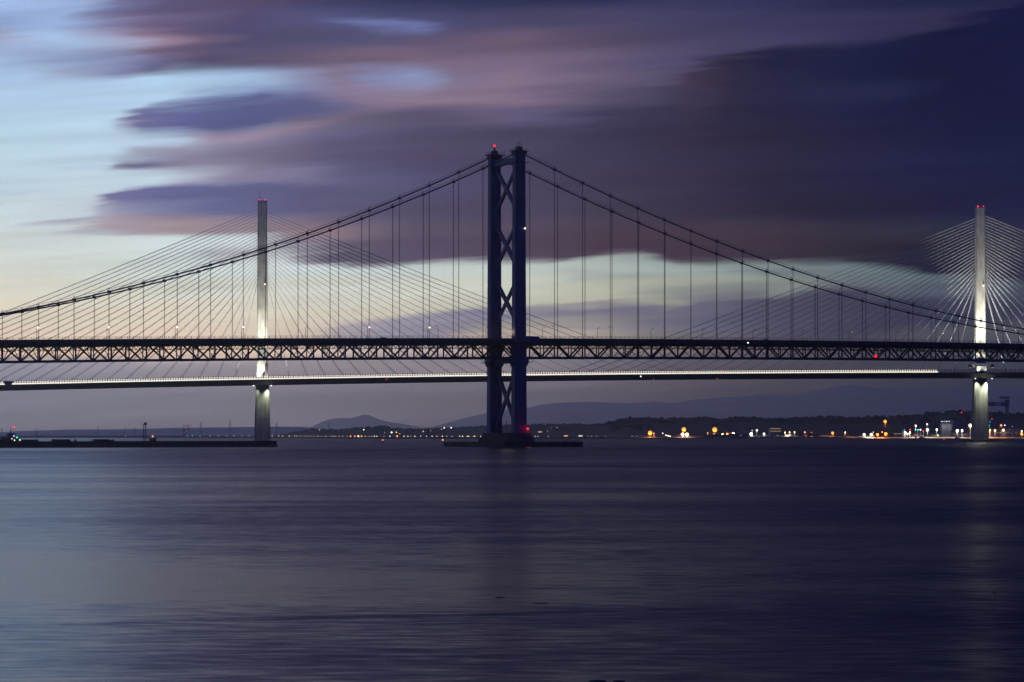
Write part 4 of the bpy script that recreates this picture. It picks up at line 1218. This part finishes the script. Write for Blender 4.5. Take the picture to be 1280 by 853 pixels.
OR = (1, .36, .08); WH = (1, .92, .7); CO = (.85, .93, 1)
BIG = [
 (812.6, 541.3, 2.3, G_ORANGE, 'orange harbour lamp, leftmost strong one right of the tower', 26000, OR),
 (817.5, 541.8, .8, G_WARM, 'faint lamp just right of the leftmost orange harbour lamp', 0, OR),
 (828.5, 541.8, 1.1, G_WARM, 'pale lamp between the first two orange harbour lamps, upper one', 0, WH),
 (832.5, 544.3, .9, G_COOL, 'small white lamp low between the first two orange harbour lamps', 0, WH),
 (835.2, 545, .9, G_WHITE, 'small pale lamp low between the first two orange lamps, middle one', 0, WH),
 (837.5, 546, .8, G_WHITE, 'small pale lamp nearest the water between the first two orange lamps', 0, WH),
 (854.8, 537, 2.3, G_ORANGE, 'high orange lamp above the white pair', 26000, OR),
 (853.2, 543.4, 2.1, G_WHITE, 'left lamp of the low white pair under an orange lamp', 16000, WH),
 (858.7, 543.4, 2.1, G_WHITE, 'right lamp of the low white pair under an orange lamp', 16000, WH),
 (893.4, 537.4, 2.9, G_ORANGE, 'strongest orange floodlight, midway along the right shore', 50000, OR),
 (892.3, 543.4, 1.6, G_WHITE, 'white lamp directly below the strongest orange floodlight', 8000, WH),
 (884.5, 541.3, .7, G_WARM, 'tiny lamp left of the strongest orange floodlight', 0, WH),
 (903.6, 543.5, 1.8, G_WHITE, 'white lamp right of the strongest orange floodlight', 9000, WH),
 (909, 542.7, 1.3, G_ORANGE, 'small orange lamp between two white shore lamps', 4000, OR),
 (916.6, 542.6, 2.4, G_WHITE, 'bright white shore lamp, left one of two strong ones', 22000, WH),
 (938.8, 542.6, 2.2, G_WHITE, 'bright white shore lamp, right one of two strong ones', 20000, WH),
 (940.2, 538.4, 1.0, G_WARM, 'pale lamp above the right strong white shore lamp', 0, WH),
 (946, 538.2, 1.3, G_COOL, 'cool white lamp up and right of the strong white shore lamp', 4000, CO),
 (955, 542.5, 1.6, G_WHITE, 'white lamp left of the building with yellow bands', 14000, WH),
 (981.3, 540.6, 1.0, G_WARM, 'pale lamp right of the banded building, leftmost of three', 5000, WH),
 (987, 540.5, 1.2, G_WARM, 'pale lamp right of the banded building, middle of three', 5000, WH),
 (993.2, 540.5, 1.1, G_WARM, 'pale lamp right of the banded building, rightmost of three', 5000, WH),
 (1006, 540.5, 1.2, glow('lamp_pink', (1, .4, .25), 1.5), 'pinkish lamp left of an orange one near the water', 3000, OR),
 (1014.2, 542, 1.7, G_ORANGE, 'orange lamp right of the pinkish one', 14000, OR),
 (1040.8, 541.5, 1.7, G_ORANGE, 'orange lamp left of the small orange-lit hut', 14000, OR),
 (1056.5, 540.7, 1.0, G_WHITE, 'small white lamp above the orange-lit hut', 9000, OR),
 (1080.2, 543.5, 1.9, G_WHITE, 'white quay lamp, leftmost of the pair beside an orange one', 16000, WH),
 (1089, 543.4, 2.0, G_WHITE, 'white quay lamp, right one of the pair beside an orange one', 16000, WH),
 (1091.7, 540.5, .9, G_WARM, 'small lamp just above the right white quay lamp', 0, WH),
 (1096.8, 543.5, 1.7, G_ORANGE, 'orange quay lamp right of the white pair', 12000, OR),
 (1102.6, 540.5, .8, G_WARM, 'small lamp between the orange quay lamp and the tall mast', 0, WH),
 (1106.4, 527, 1.9, G_ORANGE, 'orange lamp at the top of the tallest shore mast', 20000, OR),
 (1107.2, 542.8, 1.9, G_ORANGE, 'orange lamp at the foot of the tallest shore mast', 14000, OR),
 (1131.5, 541, 1.8, G_WHITE, 'white lamp of the dense cluster, left one', 10000, WH),
 (1137.3, 541, 1.4, G_WHITE, 'white lamp of the dense cluster, right one', 8000, WH),
 (1134.3, 543, 1.2, G_WHITE, 'white lamp of the dense cluster, bottom one', 0, WH),
 (1144.6, 532.3, 1.5, glow('lamp_pinkwhite', (1, .66, .55), 2.2), 'pinkish white mast lamp above the cyan lights', 12000, (1, .72, .62)),
 (1158.8, 530.2, 1.1, G_WARM, 'small warm lamp high on a mast left of the white office', 4000, WH),
 (1159.3, 537.6, 2.0, G_WHITE, 'bright white lamp under the small mast lamp', 16000, WH),
 (1171, 537.3, 1.5, G_WHITE, 'white lamp just left of the white office', 8000, WH),
 (1196.6, 538.8, 2.2, G_WHITE, 'bright white lamp right of the white office', 26000, WH),
 (1202.6, 538.4, 1.6, G_COOL, 'cool white lamp close right of the bright one by the office', 8000, CO),
 (1212.8, 532, 2.5, glow('lamp_peach', (1, .6, .33), 4), 'strong peach floodlight just left of the right pylon', 44000, (1, .7, .45)),
 (1229.7, 539.6, 1.7, G_COOL, 'cool white lamp in front of the right pylon pier', 6000, CO),
 (1237.6, 537.8, 1.4, G_WARM, 'warm lamp close right of the right pylon pier', 10000, OR),
 (1243.8, 538.3, 1.7, G_WARM, 'warm lamp among the orange-lit workshops, left one', 16000, (1, .5, .2)),
 (1254, 537.8, 1.5, G_WHITE, 'white lamp among the orange-lit workshops, right one', 9000, (1, .6, .3)),
 (1256, 531.8, 1.0, G_COOL, 'small cool lamp above the orange-lit workshops', 0, CO),
 (1265.5, 533.3, .5, G_COOL, 'tiny white lamp right of the workshops', 0, CO),
 (1251.3, 531.8, 1.2, G_ORANGE, 'small orange lamp over the middle of the workshops', 3000, OR),
 (1277, 539, 1.3, G_WARM, 'warm lamp at the right edge, upper one', 5000, WH),
 (1277, 543, 1.3, G_ORANGE, 'orange lamp at the right edge, lower one', 4000, OR),
 (1202, 516, 1.1, G_RED, 'red aircraft light on a mast above the long shed', 0, WH),
 (1240, 524.2, 1.0, G_RED, 'red light just right of the right pylon pier', 0, WH),
 (1137.6, 537.2, 1.1, G_RED, 'red light above the dense white cluster', 0, WH),
 (1154, 538.8, .9, G_RED, 'dim red light right of the cyan lights', 0, WH),
 (1130.5, 537.5, .9, glow('lamp_blue', (.15, .35, 1), 1.2), 'small blue light above the dense white cluster', 0, WH),
 (1144.5, 537.6, 1.0, G_CYAN, 'cyan light, left one of three in a row', 0, WH), (1147.5, 537.6, .9, G_CYAN, 'cyan light, middle of three in a row', 0, WH), (1150.5, 537.4, 1.2, glow('lamp_palecyan', (.5, 1, .9), 3), 'pale cyan light, right one of three in a row', 0, WH),
 (1128.4, 538.8, 1.0, glow('lamp_teal', (.02, .45, .35), .6), 'dim teal light left of the dense white cluster', 0, WH),
 (1172.5, 544.2, 1.1, G_GREEN, 'green light low at the water left of the white office', 0, WH), (1173, 546, .9, G_ORANGE, 'orange light under the green one at the water', 0, WH),
 (1237.4, 527.4, .8, G_CYAN, 'cyan light right of the pylon pier, topmost of three', 0, WH), (1236.8, 532, .9, G_CYAN, 'cyan light right of the pylon pier, middle of three', 0, WH), (1237.3, 535, .7, G_CYAN, 'cyan light right of the pylon pier, lowest of three', 0, WH),
]
for u, v, r, g, lb, pw, cl in BIG:
    shore_lamp(u, v, r * .88, g, lb, power=pw * 1.0, col=cl, D=4050 if u > 880 else None, name='harbour_lamp')


def building(u0, u1, vtop, label, m=WALLM, D=None, depth=16, roof=None, rh=.25, windows=None, cat='building', name='building', base=2.4, g=G_WIN):
    D = D or interp(SHORE, (u0 + u1) / 2) + 130
    zt = zof(vtop, D); w = (u1 - u0) * D / F; h = max(2.5, zt - base)
    t = thing(name, label, cat, P((u0 + u1) / 2, D + depth / 2, base))
    MB().box((0, 0, h / 2 - .3), (w, depth, h + .6)).build('walls', m, t)
    if roof == 'gable':
        r = w * .5 if w < depth else depth * .5
        a, b = w / 2 + .4, depth / 2 + .4
        MB().loft([[(-a, -b, h), (a, -b, h), (a, b, h), (-a, b, h)], [(-a + .1, -.1, h + depth * rh), (a - .1, -.1, h + depth * rh), (a - .1, .1, h + depth * rh), (-a + .1, .1, h + depth * rh)]]).build('roof', ROOFM, t)
    else:
        MB().box((0, 0, h + .25), (w + .6, depth + .6, .5)).build('roof', ROOFM, t)
    for wx, wz, ww, wh in windows or []:
        MB().box((wx * w / 2, -depth / 2 - .03, wz * h), (ww, .12, wh)).build('window', g, t)
    return t


building(1176, 1188.3, 528.5, 'white two-bay office block with four lamps on its roof', D=4200, windows=[(0, .45, .9, 12)], g=SHED)
for k, (u, lb) in enumerate(((1177.2, 'first'), (1180.3, 'second'), (1183.3, 'third'), (1186.5, 'last'))):
    shore_lamp(u, 527, .5, G_COOL, 'roof lamp on the white office block, %s of four from the left' % lb, D=4190, power=260, col=CO)
building(1188.8, 1259, 525.5, 'long dark shed with a pale roof line behind the right pylon', SHED, D=4330, depth=40, cat='shed', name='warehouse')
MB_ = building(1054.6, 1063.2, 543.2, 'small orange-lit hut at the water edge', WALLM, D=4120, depth=8, name='waterside_hut', cat='hut')
building(961.5, 976, 535.2, 'dark building with two glowing yellow window bands', WALLM, D=4150, windows=[(0, .93, 16, 1.2), (0, .62, 17, 1.0)], g=G_YEL)
building(671.6, 678.4, 539.4, 'small lit building on the slope just right of the tower', WALLM, D=4300, depth=8, base=9, windows=[(-.3, .5, 3.2, 1.6), (.4, .55, 2.6, 1.4)], g=glow('lit_window_bright', (1, .7, .4), .8))
building(704, 710.5, 545.4, 'low orange-lit building on the shore right of the tower', WALLM, windows=[(0, .6, 5.5, 1.1)], depth=8, g=glow('lit_window_orange', (1, .42, .12), 1.6))
building(722, 729, 546.2, 'low white-lit building on the shore right of the tower', WALLM, windows=[(-.2, .6, 3.5, 1.1), (.5, .6, 1.6, .9)], depth=8, g=glow('lit_window_pale', (1, .85, .6), 1.6))
building(1115, 1129, 541.2, 'long low yellowish-lit shed left of the dense white cluster', WALLM, D=4150, windows=[(0, .75, 15, .9)], g=G_YEL)
specs = [(805, 817, 543.8), (846, 864, 543.5), (882, 900, 542.5), (905, 914, 544), (917, 931, 543.6), (933, 945, 543.8), (950, 959, 543), (979, 997, 542.5), (998, 1016, 544), (1022, 1043, 544), (1075, 1100, 544.3), (1140, 1152, 542.8), (1162, 1174, 542.8), (1189, 1200, 540.4), (1201, 1211, 541), (1240, 1252, 536.2), (1249, 1263, 535.8), (1264, 1276, 536.2), (1266, 1290, 541.5)]
words = ['leftmost by the first orange lamp', 'below the white lamp pair', 'under the strongest orange floodlight', 'beside the small orange lamp', 'by the left strong white lamp', 'by the right strong white lamp', 'left of the banded building', 'right of the banded building', 'behind the pinkish lamp', 'left of the orange-lit hut', 'on the quay behind the white lamps',
         'under the cyan lights', 'left of the white office', 'low in front of the long shed', 'just left of the right pylon', 'orange-lit beside the right pylon', 'orange-lit at the foot of the crane', 'pale right of the crane', 'low at the right edge']
for (a, b, v), wd in zip(specs, words):
    building(a, b, v, 'low harbour building ' + wd, WALLM if rng.random() < .6 else SHED, D=4110, depth=10 + rng.uniform(0, 8), roof='gable' if rng.random() < .5 else None, rh=.14,
             windows=[(-.8 + 1.6 * (q + .5) / 5 + rng.uniform(-.06, .06), .5, rng.uniform(.9, 2.0), 1.0) for q in range(5) if rng.random() < .75],
             g=G_WIN if rng.random() < .6 else G_YEL)
# big house with gables among the trees, and houses on the slopes
building(930, 941, 536.8, 'grey gabled house among dark trees behind the shore', WALLM, D=4320, depth=12, roof='gable', rh=.4)
building(908, 917, 537.6, 'pale long house among dark trees behind the shore', WALLM, D=4320, depth=12, roof='gable', rh=.3, windows=[(-.2, .5, 2.5, 1.2)], g=G_YEL)


def gantry():
    D = 4380.; cx, _, _ = P(1243, D)
    t = thing('gantry_crane', 'giant dark portal crane rising above the sheds right of the pylon', 'crane', (cx, D, 2.4))
    s = D / F
    X_ = lambda u: (u - 1243) * s
    Z_ = lambda v: zof(v, D) - 2.4
    MB().box(((X_(1216) + X_(1260)) / 2, 0, Z_(505.3)), (X_(1260) - X_(1216), 7, 6.2)).build('girder', CRANEM, t)
    rl = MB()
    for u in np.arange(1217, 1260, 2.0): rl.box((X_(u), -3.3, Z_(505.3) + 3.7), (.25, .25, 1.3))
    rl.box((X_(1238), -3.3, Z_(505.3) + 4.3), (X_(1260) - X_(1216), .15, .15)); rl.build('walkway_rail', CRANEM, t)
    cab = MB().box((X_(1247), -5.2, Z_(505.4)), (10.5, 3, 4.4)).build('trolley_cabin', material('cabin_panel', (.55, .5, .5), .6), t)
    # stiff right leg, splayed
    MB().loft([[(X_(1256.3) + a, b, Z_(509)) for a, b in ((0, -3), (6.5, -3), (6.5, 3), (0, 3))], [(X_(1256) + a, b, Z_(500)) for a, b in ((0, -3), (7.5, -3), (7.5, 3), (0, 3))]]).build('leg_head', CRANEM, t)
    for ut, ub in ((1257.4, 1256.2), (1259.6, 1261.2)):
        MB().beam((X_(ut), 0, Z_(508.5)), (X_(ub), -6 if ub < 1258 else 6, -1), 1.9, 2.4).build('leg', CRANEM, t)
    MB().box((X_(1258.6), 0, Z_(527)), (7, 1.2, 1.2)).build('leg_tie', CRANEM, t)
    for ub in (1219, 1224):
        MB().beam((X_(1221.5), 0, Z_(508.5)), (X_(ub), 0, -1), 1.6, 2.0).build('leg', CRANEM, t)
    MB().box((X_(1255.7), 0, Z_(497.3)), (17.5, 8, 3.0)).build('machinery_house', CRANEM, t)
    m2 = MB()
    for u in (1251, 1254, 1257.5, 1260): m2.box((X_(u), 0, Z_(500)), (1.0, 5, 3.2))
    m2.build('supports', CRANEM, t)
    m3 = MB()
    for u in (1250, 1253.5, 1257, 1260.5): m3.box((X_(u), -2, Z_(495.2)), (.3, .3, 2.2))
    m3.build('masts', CRANEM, t)


gantry()


def pole_mast(u, vb, vt, D, label, red=None):
    z0 = zof(vb, D); t = thing('mast', label, 'mast', P(u, D, z0 - 2))
    MB().tube([(0, 0, 0), (0, 0, zof(vt, D) - z0 + 2)], [.45, .2], 6).build('pole', TRUSS, t)
    if red: MB().sphere((0, 0, zof(vt, D) - z0 + 2), .8).build('lens', red, t)


pole_mast(1166.8, 540, 508.5, 4300, 'tall thin dark mast left of the white office')
pole_mast(1202, 526, 516.5, 4330, 'thin mast carrying the red light above the long shed')


def pylon_frame(u, vb, vt, D, label, arms=True, red=None):
    H = zof(vt, D) - 1; t = thing('transmission_tower', label, 'pylon', P(u, D, 1))
    mb = MB(); w = H * .06
    for sx in (-1, 1):
        mb.beam((sx * w, 0, 0), (sx * w * .25, 0, H), .5, .5)
    for k in range(7):
        za, zb_ = H * k / 7, H * (k + 1) / 7; wa = w * (1 - .75 * k / 7); wb = w * (1 - .75 * (k + 1) / 7)
        mb.beam((-wa, 0, za), (wb, 0, zb_), .3, .3).beam((wa, 0, za), (-wb, 0, zb_), .3, .3)
    mb.build('frame', TRUSS, t)
    if arms:
        am = MB()
        for zf, l in ((.72, .12), (.84, .15), (.95, .1)): am.box((0, 0, H * zf), (H * l * 2, .4, .5))
        am.build('cross_arm', TRUSS, t)
    if red: MB().sphere((0, 0, H), 1.0).build('lens', red, t)


for u, vt, lb in ((2.5, 536, 'faint power pylon at the far left edge'), (45.5, 537, 'faint power pylon over the low left shore'), (122.5, 534.5, 'faint power pylon on the plateau left of the breakwater mast'), (156.5, 535.5, 'faint stub pylon just left of the breakwater mast'), (168.5, 534.8, 'faint slim pylon right beside the breakwater mast'),
                  (251, 527.5, 'faint pylon left of the left cable-stayed pylon, left one of two'), (287.5, 525.5, 'faint pylon left of the left cable-stayed pylon, right one of two'), (345.8, 528.5, 'faint pylon just right of the left cable-stayed pylon'), (411, 529, 'faint pylon in front of the distant plateau')):
    pylon_frame(u, 546, vt, 6200, lb)
# twin-stack platform with red lights
tt = thing('jetty_structure', 'faint jetty with two red-lit stacks right of the breakwater hut', 'jetty', P(232, 4200, 0))
for q in (-2.3, 3.5): MB().box((q * 1.34, 0, 10), (.9, .9, 25)).build('stack', SHED, tt)
MB().box((0, 0, 13), (10, 3, 2)).build('platform', SHED, tt); MB().box((0, 0, 5), (9, 2, 1.4)).build('platform', SHED, tt)
MB().box((4, 0, 21.5), (13, .5, .7)).build('boom', SHED, tt)
dimred = glow('dim_red', (1, .12, .1), 1.0)
for x, z in ((-3.1, 22.5), (4.6, 23.2), (1.5, 12)): MB().sphere((x, -2, z), .85).build('lens', dimred, tt)
shore_lamp(240.3, 547.8, .8, G_GREEN, 'small green shore light right of the faint jetty')
shore_lamp(157, 545.5, .9, glow('dim_orange', (1, .35, .12), .9), 'dim orange shore light left of the breakwater mast')

# small boats / pontoons at the right shore
for u, lb in ((1152, 'small pale boat moored by the cyan lights'), (1197, 'small pale boat moored below the bright lamp')):
    t = thing('moored_boat', lb, 'boat', P(u, 3960))
    MB().loft([[(x, -w * .7, -.4), (x, w * .7, -.4), (x, w, 1.3), (x, -w, 1.3)] for x, w in ((-4.5, 1.2), (0, 1.5), (3, 1.1), (5, .1))]).build('hull', WALLM, t)
    MB().box((-.8, 0, 2.0), (3, 1.8, 1.5)).build('cabin', WALLM, t)

# ------------------------------------------------------------------ evening haze
hz = MB().box((0, 16200, 309.5), (41400, 33100, 621))
ho = hz.build('haze', STONE)
ho.data.materials.clear()
hm = bpy.data.materials.new('evening_air'); hm.use_nodes = True
hm.node_tree.nodes.clear()
pv = hm.node_tree.nodes.new('ShaderNodeVolumePrincipled')
pv.inputs['Density'].default_value = HAZE
pv.inputs['Anisotropy'].default_value = 0.8
pv.inputs['Color'].default_value = (1, .92, .94, 1)
mo = hm.node_tree.nodes.new('ShaderNodeOutputMaterial')
hm.node_tree.links.new(pv.outputs[0], mo.inputs['Volume'])
ho.data.materials.append(hm); ho['kind'] = 'stuff'
ho['label'] = 'thin evening haze over the estuary'; ho['category'] = 'haze'
